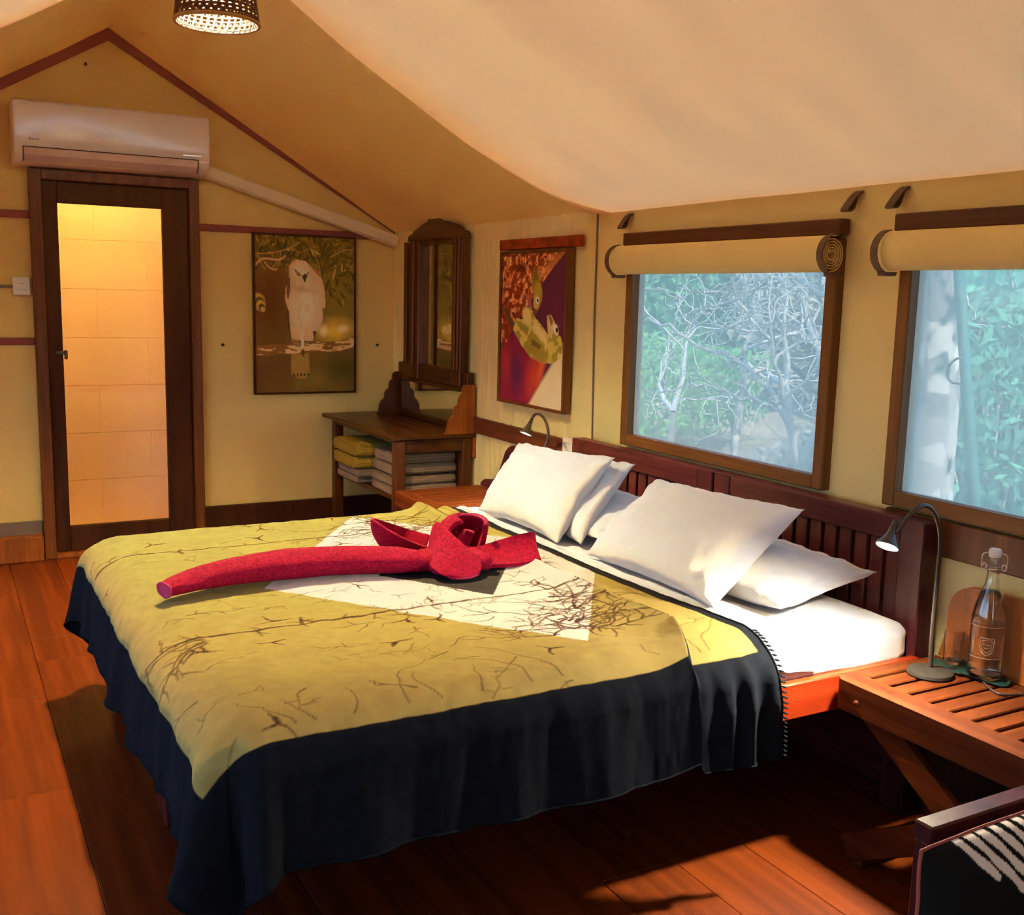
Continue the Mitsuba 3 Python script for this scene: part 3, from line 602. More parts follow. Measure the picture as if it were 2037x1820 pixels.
pillow((2.03, 2.10, 0.655), (2.02, 2.78, 0.655), (2.40, 2.80, 0.70), (2.425, 2.12, 0.715), -0.15, 64, 'flat white pillow under the lamp beside the near headboard')
pillow((2.03, 3.02, 0.655), (2.02, 3.74, 0.655), (2.40, 3.76, 0.72), (2.425, 3.02, 0.72), -0.12, 66, 'flat white bluish pillow between the two leaning ones')
pillow((1.99, 3.70, 0.635), (1.985, 3.06, 0.630), (2.29, 3.18, 0.885), (2.27, 3.83, 0.855), 0.15, 62, 'white pillow tucked behind the far leaning pillow')
pillow((1.915, 3.74, 0.630), (1.913, 3.105, 0.628), (2.20, 3.185, 0.914), (2.20, 3.92, 0.872), 0.17, 61, 'white pillow leaning on the far bed beside the wall lamp')
pillow((1.918, 2.93, 0.632), (1.892, 2.225, 0.640), (2.24, 2.245, 0.895), (2.21, 2.935, 0.872), 0.20, 63, 'large white pillow leaning on the near bed')

# ------------------------------------------------------------------ towel flower
tf = thing('towel_flower', 'red towels folded into a long-stemmed flower on the bedspread', 'towel')
ctr = np.array([(0.535, 2.975, 0.655), (0.70, 3.035, 0.668), (0.90, 3.06, 0.670), (1.12, 3.035, 0.668), (1.28, 2.985, 0.662), (1.37, 2.95, 0.656)])
cc = smooth_curve(ctr, 110); tt = np.linspace(0, 1, 110); rr = np.interp(tt, [0, 0.04, 0.2, 0.45, 0.85, 1.0], [0.026, 0.032, 0.046, 0.058, 0.052, 0.033])
ang = np.arange(72) * 2 * np.pi / 72
tan = np.gradient(cc, axis=0); tan /= np.linalg.norm(tan, axis=1, keepdims=True); side = np.cross(tan, [0, 0, 1.0]); side /= np.linalg.norm(side, axis=1, keepdims=True); upv = np.cross(side, tan)
Rr = rr[:, None] * np.ones(72)
ph = ang[None] + tt[:, None] * 5.2
ridge = (np.maximum(0, np.sin(ph * 3)) ** 4) * np.clip(1 - tt[:, None] / 0.34, 0, 1)
Rr = Rr * (1 + 0.10 * ridge) + 0.002 * nz(np.stack([np.cos(ang)[None] * 2 + tt[:, None] * 0, np.sin(ang)[None] * 2 + tt[:, None] * 0, tt[:, None] * 14 + ang[None] * 0], -1), 1.6, 9)
hs = np.clip(1 - 0.18, 0, 1)
Pr = cc[:, None] + Rr[..., None] * (np.cos(ang)[None, :, None] * side[:, None] * 1.12 + np.sin(ang)[None, :, None] * upv[:, None] * 0.80)
sm_ = part(tf, 'stem', grid_mesh(np.concatenate([Pr, Pr[:, :1]], 1)), 'towel', smooth=True)
e0 = Pr[0]; part(sm_, 'end', cat([trimesh.Trimesh(np.vstack([e0, e0.mean(0)]), [(i, (i + 1) % 72, 72) for i in range(72)], process=False), tube(np.vstack([e0, e0[:1]]), 0.004, 5)]), 'towel_edge', smooth=True)
def petal(rows, th=0.012, n=30):
    """rows: list of polylines (each of equal count) from base to tip"""
    R = np.array([smooth_curve(r, n) for r in rows]); Q = np.array([smooth_curve(R[:, k], n) for k in range(n)])
    du = np.gradient(Q, axis=0); dv = np.gradient(Q, axis=1); nn = np.cross(du, dv); nn /= np.linalg.norm(nn, axis=-1, keepdims=True) + 1e-12
    Q = Q + nn * (0.004 * nz(Q * 30, 1, 5))[..., None]
    k = part(tf, 'petal', solid_sheet(Q, th), 'towel', smooth=45)
    for e in (Q[0], Q[-1]): part(k, 'hem', tube(e, 0.0055, 5), 'towel_edge', smooth=True)
# left petal (pointing to the foot, upright trough)
petal([[(1.41, 3.10, 0.665), (1.33, 3.10, 0.70), (1.27, 3.11, 0.735), (1.228, 3.15, 0.768)],
       [(1.40, 3.12, 0.63), (1.33, 3.14, 0.635), (1.285, 3.15, 0.655), (1.230, 3.155, 0.766)],
       [(1.44, 3.17, 0.69), (1.36, 3.20, 0.715), (1.29, 3.19, 0.745), (1.232, 3.158, 0.768)]])
# front petal (broad leaf towards the viewer)
petal([[(1.375, 3.03, 0.64), (1.33, 2.90, 0.655), (1.335, 2.86, 0.645), (1.37, 2.84, 0.632)],
       [(1.40, 3.02, 0.765), (1.405, 2.96, 0.745), (1.41, 2.88, 0.690), (1.405, 2.825, 0.632)],
       [(1.44, 3.03, 0.66), (1.475, 2.94, 0.680), (1.485, 2.88, 0.660), (1.46, 2.84, 0.634)]])
# right petal (pointing to the pillows)
petal([[(1.45, 2.97, 0.63), (1.53, 2.92, 0.632), (1.64, 2.90, 0.632), (1.73, 2.915, 0.634)],
       [(1.48, 3.00, 0.65), (1.57, 2.99, 0.655), (1.65, 2.975, 0.665), (1.735, 2.955, 0.672)],
       [(1.50, 3.03, 0.665), (1.60, 3.01, 0.685), (1.68, 2.99, 0.708), (1.738, 2.975, 0.716)]])
# standing rolled petal at the back
petal([[(1.46, 2.99, 0.63), (1.44, 3.02, 0.70), (1.46, 3.03, 0.745), (1.50, 3.04, 0.755)],
       [(1.45, 3.08, 0.63), (1.46, 3.12, 0.70), (1.50, 3.12, 0.750), (1.54, 3.11, 0.765)],
       [(1.52, 3.12, 0.63), (1.56, 3.13, 0.69), (1.59, 3.10, 0.735), (1.585, 3.07, 0.760)],
       [(1.56, 3.03, 0.63), (1.58, 3.04, 0.68), (1.58, 3.03, 0.715), (1.575, 3.02, 0.745)]], th=0.016)
petal([[(1.49, 3.01, 0.63), (1.485, 3.03, 0.67), (1.49, 3.04, 0.70), (1.51, 3.05, 0.715)],
       [(1.50, 3.05, 0.63), (1.50, 3.07, 0.67), (1.515, 3.075, 0.70), (1.53, 3.07, 0.720)],
       [(1.54, 3.06, 0.63), (1.545, 3.07, 0.67), (1.55, 3.06, 0.695), (1.55, 3.05, 0.715)]], th=0.014)
part(tf, 'knot', softbox(1.33, 1.54, 2.88, 3.06, 0.626, 0.680, 0.026, 77, 0.01), 'towel', smooth=True)
sb = thing('soap_bar', 'small olive-green wrapped soap behind the towel flower', 'soap')
part(sb, 'wrapper', softbox(1.635, 1.695, 3.075, 3.125, 0.626, 0.650, 0.010, 3, 0.004), 'olive_soap', smooth=True)

# ------------------------------------------------------------------ luggage racks with back panel
def rack(y0, y1, zt, x0, x1, label, label_back, back_y):
    k = thing('luggage_rack', label, 'luggage rack')
    r = 0.035
    def rail_round(ya, yb, rounded):
        a = np.linspace(np.pi, np.pi / 2, 8)
        if rounded: pts = [(x0, ya)] + [(x0 + r + r * math.cos(t), yb - r + r * math.sin(t)) for t in a] + [(x0 + 0.080, yb), (x0 + 0.080, ya)]
        else: pts = [(x0, ya), (x0, yb), (x0 + 0.08, yb), (x0 + 0.08, ya)]
        return prism(pts, zt - 0.082, zt, 'xy')
    part(k, 'front_rail', rail_round(y0, y1, True), 'wood_rack_y')
    part(k, 'back_rail', cbox(x1 - 0.05, x1, y0, y1, zt - 0.082, zt, 0.003), 'wood_rack_y')
    part(k, 'end_rail', cbox(x0 + 0.08, x1 - 0.05, y1 - 0.048, y1, zt - 0.06, zt, 0.003), 'wood_rack_x')
    yy = y1 - 0.060
    while yy - 0.052 > y0:
        part(k, 'slat', cbox(x0 + 0.075, x1 - 0.048, yy - 0.052, yy, zt - 0.028, zt - 0.0005, 0.003), 'wood_rack_x'); yy -= 0.0645
    for xa in (x0 + 0.012, x1 - 0.075):
        part(k, 'leg', beam((xa + 0.012, y1 - 0.07, 0.035), (xa + 0.012, y1 - 0.70, zt - 0.10), 0.026, 0.075, up=(0, 0, 1)), 'wood_rack_y')
        part(k, 'leg', beam((xa + 0.044, y1 - 0.70, 0.035), (xa + 0.044, y1 - 0.08, zt - 0.07), 0.026, 0.075, up=(0, 0, 1)), 'wood_rack_y')
        part(k, 'pivot', lathe([(0, 0), (0.010, 0), (0.008, 0.005), (0, 0.006)], (xa - 0.002, y1 - 0.385, 0.262), 14, (-1, 0, 0)), 'chrome', smooth=30)
    part(k, 'stretcher', cbox(x0 + 0.012, x1 - 0.03, y1 - 0.13, y1 - 0.07, 0.0, 0.055, 0.005), 'wood_rack_x')
    part(k, 'stretcher', cbox(x0 + 0.044, x1 - 0.03, y1 - 0.73, y1 - 0.67, 0.0, 0.055, 0.005), 'wood_rack_x')
    part(k, 'bolt', lathe([(0, 0), (0.008, 0), (0.006, 0.004), (0, 0.005)], (x0 - 0.001, y1 - 0.085, zt - 0.045), 14, (-1, 0, 0)), 'chrome', smooth=30)
    # curved back panel standing at the wall
    ya, yb = back_y; R = 0.085
    pts = [(ya, zt), (ya, zt + 0.225)] + [(yb - R + R * math.sin(t), zt + 0.225 - R + R * math.cos(t)) for t in np.linspace(0, np.pi / 2, 10)] + [(yb, zt + 0.08), (yb + 0.012, zt + 0.03), (yb + 0.02, zt)]
    part(k, 'back_panel', prism(pts, x1 + 0.002, x1 + 0.022, 'yz'), 'wood_orange', label=label_back)
    return k
rack(0.74, 1.948, 0.503, 2.092, 2.500, 'slatted wooden luggage rack with crossed legs beside the near bed', 'curved wooden back panel', (0.75, 1.925))
def rack_far():
    k = thing('luggage_rack', 'slatted wooden luggage rack between the far bed and the dresser', 'luggage rack')
    y0, y1, zt, x0, x1 = 4.02, 4.88, 0.503, 2.02, 2.50
    part(k, 'front_rail', cbox(x0, x0 + 0.08, y0, y1, zt - 0.082, zt, 0.006), 'wood_rack_y')
    part(k, 'back_rail', cbox(x1 - 0.05, x1, y0, y1, zt - 0.082, zt, 0.003), 'wood_rack_y')
    yy = y1 - 0.004
    while yy - 0.052 > y0:
        part(k, 'slat', cbox(x0 + 0.075, x1 - 0.048, yy - 0.052, yy, zt - 0.028, zt - 0.0005, 0.003), 'wood_rack_x'); yy -= 0.0645
    for xa in (x0 + 0.012, x1 - 0.075):
        part(k, 'leg', beam((xa + 0.012, y1 - 0.07, 0.035), (xa + 0.012, y0 + 0.10, zt - 0.10), 0.026, 0.075), 'wood_rack_y')
        part(k, 'leg', beam((xa + 0.044, y0 + 0.10, 0.035), (xa + 0.044, y1 - 0.07, zt - 0.10), 0.026, 0.075), 'wood_rack_y')
    part(k, 'stretcher', cbox(x0 + 0.012, x1 - 0.03, y1 - 0.13, y1 - 0.07, 0.0, 0.055, 0.005), 'wood_rack_x')
    part(k, 'stretcher', cbox(x0 + 0.044, x1 - 0.03, y0 + 0.07, y0 + 0.13, 0.0, 0.055, 0.005), 'wood_rack_x')
    R = 0.12
    pts = [(y0 + 0.04, zt), (y0 + 0.04, zt + 0.26), (4.50, zt + 0.26)] + [(4.50 + R * math.sin(t), zt + 0.26 - R + R * math.cos(t)) for t in np.linspace(0.1, 1.2, 8)] + [(4.66, zt + 0.10), (4.72, zt + 0.055), (4.82, zt + 0.04), (4.86, zt + 0.015), (4.86, zt)]
    part(k, 'back_panel', prism(pts, x1 + 0.002, x1 + 0.022, 'yz'), 'wood_bed_y', label='dark curved back panel')
rack_far()

# ------------------------------------------------------------------ gooseneck lamps
def goose(label, base, path, head, aim, zt, power=1.0):
    k = thing('reading_lamp', label, 'lamp')
    bx, by = base
    part(k, 'base', lathe([(0, 0), (0.058, 0), (0.062, 0.004), (0.060, 0.012), (0.045, 0.017), (0.008, 0.022), (0, 0.022)], (bx, by, zt), 40), 'lamp_base', smooth=30)
    ctrl = np.array([(bx, by, zt + 0.018)] + list(path)); c = smooth_curve(ctrl, 60)
    part(k, 'gooseneck', tube(c, 0.0062, 10), 'lamp_metal', smooth=True)
    aim = np.asarray(aim, float); aim /= np.linalg.norm(aim); head = np.asarray(head, float)
    sh_ = part(k, 'shade', lathe([(0.007, -0.075), (0.009, -0.055), (0.012, -0.035), (0.020, -0.018), (0.029, -0.006), (0.031, 0.0), (0.029, 0.001), (0.018, -0.014), (0.0, -0.016)], head, 32, aim), 'lamp_metal', smooth=35)
    th = np.linspace(0, np.pi / 2, 8)
    part(sh_, 'led_lens', lathe(np.stack([0.021 * np.cos(th), 0.010 * np.sin(th)], 1), head - aim * 0.008, 20, aim), None, smooth=True, emitter={'type': 'area', 'radiance': rgb(np.array(LED_RADIANCE) * power)})
    up = (0, 0, 1) if abs(aim[2]) < 0.95 else (1, 0, 0)
    scene[f'{k}_beam'.replace('__', '_')] = {'type': 'spot', 'intensity': rgb(np.array(LED_BEAM) * power), 'cutoff_angle': 38.0, 'beam_width': 14.0,
        'to_world': T().look_at(origin=(head + aim * 0.012).tolist(), target=(head + aim).tolist(), up=up)}
    return k
LAMP1 = goose('black gooseneck reading lamp standing on the near luggage rack', (2.345, 1.842), [(2.336, 1.840, 0.70), (2.335, 1.838, 0.83), (2.318, 1.836, 0.925), (2.262, 1.838, 0.982), (2.205, 1.842, 0.955), (2.172, 1.846, 0.915)],
      (2.145, 1.850, 0.880), (-0.52, -0.16, -0.84), 0.503)
goose('gooseneck reading lamp behind the far leaning pillow', (2.30, 4.20), [(2.32, 4.06, 0.66), (2.36, 3.99, 0.80), (2.38, 3.972, 0.895), (2.38, 4.02, 0.965), (2.38, 4.085, 0.972), (2.38, 4.13, 0.925)],
      (2.375, 4.165, 0.872), (-0.42, -0.05, -0.90), 0.503, 0.22)
part(LAMP1, 'power_cord', tube(smooth_curve([(2.40, 1.80, 0.512), (2.435, 1.77, 0.507), (2.40, 1.70, 0.507), (2.385, 1.655, 0.507), (2.43, 1.63, 0.507), (2.46, 1.60, 0.508)], 40), 0.003, 6), 'black_plastic', smooth=True)
part(LAMP1, 'power_plug', cbox(2.43, 2.49, 1.53, 1.60, 0.5035, 0.535, 0.008), 'black_plastic')

# bottle, glass, dish on the near rack
def smoothp(p, n=60):
    from scipy.interpolate import PchipInterpolator
    p = np.asarray(p, float); s = np.r_[0, np.cumsum(np.hypot(*np.diff(p, axis=0).T))]; t = np.linspace(0, s[-1], n); return np.stack([PchipInterpolator(s, p[:, k])(t) for k in (0, 1)], 1)
bx, by, bz = 2.452, 1.756, 0.5115
bo = thing('water_bottle', 'clear glass swing-top water bottle with crest label on the near rack', 'bottle')
outer = smoothp([(0.0001, 0), (0.038, 0), (0.0435, 0.006), (0.0445, 0.03), (0.0445, 0.12), (0.0435, 0.165), (0.036, 0.205), (0.024, 0.245), (0.0165, 0.275), (0.0150, 0.290), (0.0150, 0.315), (0.0165, 0.320), (0.0165, 0.328), (0.0135, 0.330)], 70)
inner = smoothp([(0.0110, 0.329), (0.0115, 0.30), (0.0130, 0.275), (0.0205, 0.245), (0.0325, 0.203), (0.0400, 0.163), (0.0410, 0.12), (0.0410, 0.03), (0.0395, 0.012), (0.0001, 0.010)], 60)
part(bo, 'glass', lathe(np.vstack([outer, inner]), (bx, by, bz), 44), 'clear_glass', smooth=True)
water = smoothp([(0.0001, 0.0108), (0.0388, 0.0128), (0.0403, 0.03), (0.0403, 0.12), (0.0393, 0.162), (0.0318, 0.2025), (0.0222, 0.238)], 50)
part(bo, 'water', lathe(np.vstack([water, [[0.0001, 0.238]]]), (bx, by, bz), 44), 'water', smooth=40)
so_ = part(bo, 'stopper', lathe([(0.0, 0.331), (0.0145, 0.331), (0.0165, 0.336), (0.0165, 0.349), (0.013, 0.354), (0, 0.355)], (bx, by, bz), 24), 'white_cotton', smooth=35)
vdir = np.array([-0.80, -0.60, 0]); sdir = np.array([0.60, -0.80, 0])
def bpt(s, z, o=0.0): return np.array([bx, by, bz]) + sdir * s + vdir * o + np.array([0, 0, z])
for s in (-1, 1):
    part(so_, 'wire_clasp', tube(smooth_curve([bpt(0.017 * s, 0.342), bpt(0.028 * s, 0.338), bpt(0.031 * s, 0.315), bpt(0.026 * s, 0.296), bpt(0.020 * s, 0.300), bpt(0.023 * s, 0.312), bpt(0.029 * s, 0.305)], 40), 0.0016, 6), 'chrome', smooth=True)
a = np.linspace(0, 2 * np.pi, 25); part(bo, 'wire_ring', tube(np.stack([bx + 0.0165 * np.cos(a), by + 0.0165 * np.sin(a), np.full(25, bz + 0.300)], 1), 0.0016, 6), 'chrome', smooth=True)
def on_bottle(pts, r, off=0.0009):
    out = []
    for s, z in pts:
        t = s / r; out.append(np.array([bx, by, bz + z]) + (r + off) * (math.cos(t) * vdir + math.sin(t) * sdir))
    return np.array(out)
crest = [(-0.017, 0.118), (0.017, 0.118), (0.017, 0.095), (0.013, 0.080), (0.0, 0.070), (-0.013, 0.080), (-0.017, 0.095), (-0.017, 0.118)]
cr = np.array(crest); cr = np.vstack([np.linspace(a_, b_, 6)[:-1] for a_, b_ in zip(cr[:-1], cr[1:])] + [cr[-1:]])
mat('etched', (0.25, 0.16, 0.10), 0.7)
part(bo, 'crest', cat([tube(on_bottle(cr, 0.0445), 0.0009, 5), tube(on_bottle(cr * [0.72, 0.72] + [0, 0.0275], 0.0445), 0.0006, 5), tube(on_bottle([(-0.008, 0.100), (0.008, 0.100)], 0.0445), 0.0012, 5), tube(on_bottle([(-0.008, 0.094), (-0.003, 0.09), (0.003, 0.09), (0.008, 0.094)], 0.0445), 0.0009, 5)]), 'etched', label='embossed shield crest')
part(bo, 'band', cat([tube(on_bottle([(s, z) for s in np.linspace(-0.05, 0.05, 24)], 0.0445), 0.0007, 5) for z in (0.148, 0.062)]), 'etched')
gl = thing('drinking_glass', 'small clear drinking glass between the lamp and the water bottle', 'glass')
g = np.array([(0.0001, 0.0), (0.022, 0.0), (0.0235, 0.003), (0.0265, 0.090), (0.0272, 0.0925), (0.0255, 0.0925), (0.0250, 0.090), (0.0222, 0.008), (0.0001, 0.007)])
part(gl, 'body', lathe(g, (2.462, 1.866, 0.5115), 40), 'clear_glass', smooth=35)
dn = thing('leaf_dish', 'dark teal wavy dish under the glass and the bottle', 'dish')
t_ = np.linspace(0, 2 * np.pi, 60, endpoint=False)
rad_ = lambda t: 1 + 0.10 * np.sin(3 * t + 0.5) + 0.06 * np.sin(5 * t)
rings = []
for s, z in ((0.0, 0.5035), (0.6, 0.5035), (0.92, 0.506), (1.0, 0.5115), (0.97, 0.513), (0.90, 0.510), (0.0, 0.510)):
    w = 0.004 * np.sin(4 * t_) * (s > 0.9) * (z > 0.507)
    x_ = 0.052 * rad_(t_) * s * np.cos(t_); y_ = 0.118 * rad_(t_) * s * np.sin(t_); rings.append(np.stack([2.452 + x_ - y_ * 0.08, 1.806 + y_, np.full(60, z) + w], 1))
R_ = np.array(rings); part(dn, 'plate', grid_mesh(np.concatenate([R_, R_[:, :1]], 1)), 'teal_dish', smooth=40)

# wall-mounted white holder behind the far pillow
ho = thing('remote_holder', 'small white remote control holder on the beam left of the headboard', 'remote holder')
part(ho, 'case', cbox(2.505, 2.527, 3.955, 4.055, 0.775, 0.865, 0.004), 'plastic_switch')
part(ho, 'label_strip', cbox(2.503, 2.506, 3.985, 4.035, 0.842, 0.846, 0.0005), 'emblem_grey')

# ------------------------------------------------------------------ dresser with mirror
dz = thing('dresser', 'dark wooden dresser with tall crested mirror in the corner', 'dresser')
DX0, DX1, DY0, DY1, DZ = 2.068, 2.530, 5.003, 6.165, 0.761
part(dz, 'top', cbox(DX0, DX1 + 0.012, DY0, DY1, DZ - 0.024, DZ, 0.005), 'wood_dresser_y')
for x in (DX0 + 0.014, DX1 - 0.058):
    for y in (DY0 + 0.012, DY1 - 0.20): part(dz, 'leg', cbox(x, x + 0.056, y, y + 0.056, 0, DZ - 0.024, 0.004), 'wood_dresser_z')
part(dz, 'end_apron', cbox(DX0 + 0.07, DX1 - 0.058, DY0 + 0.02, DY0 + 0.045, DZ - 0.095, DZ - 0.024, 0.003), 'wood_dresser_y')
part(dz, 'front_apron', cbox(DX0 + 0.022, DX0 + 0.042, DY0 + 0.068, DY1 - 0.20, DZ - 0.045, DZ - 0.024, 0.003), 'wood_dresser_y')
part(dz, 'shelf', cbox(DX0 + 0.03, DX1 - 0.02, DY0 + 0.03, DY1 - 0.16, 0.405, 0.428, 0.003), 'wood_dresser_y')
part(dz, 'batten', cbox(DX1 + 0.0, DX1 + 0.022, DY0 + 0.005, DY0 + 0.03, 0.625, 0.737, 0.003), 'wood_orange', label='pale orange wooden strip')
# mirror stand
MX = 2.498
def scallop(yb):
    pts = [(2.535, DZ), (2.535, DZ + 0.262)]
    prof = [(2.49, DZ + 0.262), (2.470, DZ + 0.255), (2.462, DZ + 0.235), (2.464, DZ + 0.215), (2.448, DZ + 0.205), (2.440, DZ + 0.180), (2.442, DZ + 0.160), (2.424, DZ + 0.148), (2.412, DZ + 0.125), (2.412, DZ + 0.100), (2.392, DZ + 0.085), (2.378, DZ + 0.055), (2.375, DZ + 0.025), (2.362, DZ)]
    return prism(pts + prof, yb, yb + 0.022, 'xz')
part(dz, 'bracket', scallop(5.005), 'wood_orange', label='scalloped orange-brown side bracket'); part(dz, 'bracket', scallop(5.985), 'wood_dresser_z')
part(dz, 'lower_frame', cat([cbox(MX, 2.535, 5.028, 5.985, 0.762, 0.800, 0.003), cbox(MX, 2.535, 5.028, 5.985, 0.975, 1.085, 0.003), cbox(MX, 2.535, 5.92, 5.985, 0.80, 0.975, 0.003), cbox(MX, 2.535, 5.028, 5.10, 0.80, 0.975, 0.003)]), 'wood_dresser_y')
def pane_x(y0, y1, z0, z1, x): return trimesh.Trimesh([(x, y0, z0), (x, y1, z0), (x, y1, z1), (x, y0, z1)], [(0, 2, 1), (0, 3, 2)], process=False)
part(dz, 'lower_mirror', pane_x(5.10, 5.92, 0.80, 0.975, MX + 0.012), 'mirror_glass', label='long low mirror strip')
FY0, FY1, FZ0, FZ1 = 5.10, 5.80, 1.00, 1.835
part(dz, 'mirror_stile', cbox(2.485, 2.535, FY0, 5.215, FZ0, FZ1, 0.006), 'wood_dresser_z'); part(dz, 'mirror_stile', cbox(2.485, 2.535, 5.665, FY1, FZ0, FZ1, 0.006), 'wood_dresser_z')
for y in (5.125, 5.165, 5.73): part(dz, 'mirror_bead', tube([(2.482, y, 1.09), (2.482, y, 1.80)], 0.009, 8), 'wood_casing_z', smooth=True)
part(dz, 'mirror_rail', cbox(2.488, 2.535, 5.215, 5.665, FZ0, 1.095, 0.005), 'wood_dresser_y'); part(dz, 'mirror_rail', cbox(2.488, 2.535, 5.215, 5.665, 1.775, FZ1, 0.005), 'wood_dresser_y')
part(dz, 'mirror', trimesh.Trimesh([(2.4915, 5.215, 1.095), (2.5205, 5.665, 1.095), (2.5205, 5.665, 1.775), (2.4915, 5.215, 1.775)], [(0, 2, 1), (0, 3, 2)], process=False), 'mirror_glass')
cy = 5.45
crest_l = [(FY0 - 0.01, 1.800), (FY0 - 0.01, 1.822), (FY0 + 0.012, 1.836), (FY0 + 0.055, 1.842), (FY0 + 0.075, 1.858), (FY0 + 0.12, 1.868), (FY0 + 0.17, 1.882), (FY0 + 0.22, 1.895), (cy - 0.09, 1.900), (cy - 0.07, 1.918), (cy - 0.03, 1.928)]
crest_p = crest_l + [(2 * cy - y, z) for y, z in crest_l[::-1]]
part(dz, 'crest', prism(crest_p, 2.480, 2.535, 'yz'), 'wood_dresser_y')

def blanket(y0, y1, z0, z1, x0, x1, m, label, seed, layers=3):
    """folded blanket: layers doubled over, the fold edges showing along y, extruded along x"""
    k = thing('folded_blanket', label, 'blanket', None)
    H = (z1 - z0); th = H / layers; parts_ = []
    ms = []
    for i in range(layers):
        za = z0 + i * th; r = th / 2; ya, yb = y0 + 0.015 * ((i * 7 + seed) % 3), y1 - 0.012 * ((i * 5 + seed) % 2)
        a = np.linspace(np.pi / 2, 1.5 * np.pi, 12); b = np.linspace(-np.pi / 2, np.pi / 2, 12)
        prof = np.vstack([np.stack([ya + r + r * np.cos(a), za + r + r * 0.97 * np.sin(a)], 1), np.stack([yb - r + r * np.cos(b), za + r + r * 0.97 * np.sin(b)], 1)])
        pr = []
        for p_, q_ in zip(prof, np.roll(prof, -1, 0)):
            n_ = max(1, int(np.linalg.norm(q_ - p_) / 0.02)); pr += [p_ + (q_ - p_) * t for t in np.arange(n_) / n_]
        pr = np.array(pr); xs = np.linspace(x0, x1, 40); c = pr.mean(0)
        Q = np.zeros((len(xs), len(pr), 3)); sh = 1 - 0.10 * (np.abs(np.linspace(-1, 1, 40)) ** 8)
        Q[..., 0] = xs[:, None]; Q[..., 1] = c[0] + (pr[:, 0] - c[0])[None] * (0.5 + 0.5 * sh[:, None]); Q[..., 2] = c[1] + (pr[:, 1] - c[1])[None] * sh[:, None]
        w = nz(Q * np.array([9, 9, 9]), 1.0, seed + i); Q[..., 2] += 0.010 * w; Q[..., 1] += 0.012 * w
        Q = np.concatenate([Q, Q[:, :1]], 1); mm = grid_mesh(Q); ends = []
        for row, f_ in ((Q[0, :-1], True), (Q[-1, :-1], False)):
            kk = np.arange(len(row)); f = np.stack([kk, (kk + 1) % len(row), kk * 0 + len(row)], 1); ends.append(trimesh.Trimesh(np.vstack([row, row.mean(0) + [-0.008 if f_ else 0.008, 0, 0]]), f[:, ::-1] if f_ else f, process=False))
        part(k, 'layer', cat([mm] + ends), m, smooth=50)
blanket(5.06, 5.42, 0.430, 0.530, 2.10, 2.47, 'blanket_grey', 'grey waffle blanket, lowest of the right stack on the dresser shelf', 1, 2)
blanket(5.07, 5.41, 0.534, 0.655, 2.11, 2.47, 'blanket_grey', 'grey waffle blanket on top of the right stack on the dresser shelf', 4, 2)
blanket(5.47, 5.86, 0.430, 0.510, 2.06, 2.46, 'blanket_grey', 'pale grey folded blanket under the yellow one on the dresser shelf', 2, 2)
blanket(5.46, 5.88, 0.514, 0.660, 2.04, 2.46, 'blanket_yellow', 'yellow and teal folded blanket on the dresser shelf', 5, 2)

# ------------------------------------------------------------------ pictures
def paint_grid(nu, nv):
    U, V = np.meshgrid((np.arange(nu) + 0.5) / nu, (np.arange(nv) + 0.5) / nv, indexing='ij'); return U, V
def inpoly(U, V, poly):
    from shapely.geometry import Polygon; import shapely
    return shapely.contains_xy(Polygon(poly), U.ravel(), V.ravel()).reshape(U.shape)
def over(C, m, col): m = np.clip(m, 0, 1)[..., None]; C[:] = C * (1 - m) + np.asarray(col) * m
def ell(U, V, cx, cy, rx, ry, ang=0, soft=0.15):
    c, s = math.cos(ang), math.sin(ang); x, y = (U - cx), (V - cy); a = (c * x + s * y) / rx; b = (-s * x + c * y) / ry; return np.clip((1 - np.hypot(a, b)) / soft, 0, 1)
def n2(U, V, s, seed, o=3): return meshkit.fbm(np.stack([U * s, V * s * 1.3, U * 0], -1), octaves=o, seed=seed)
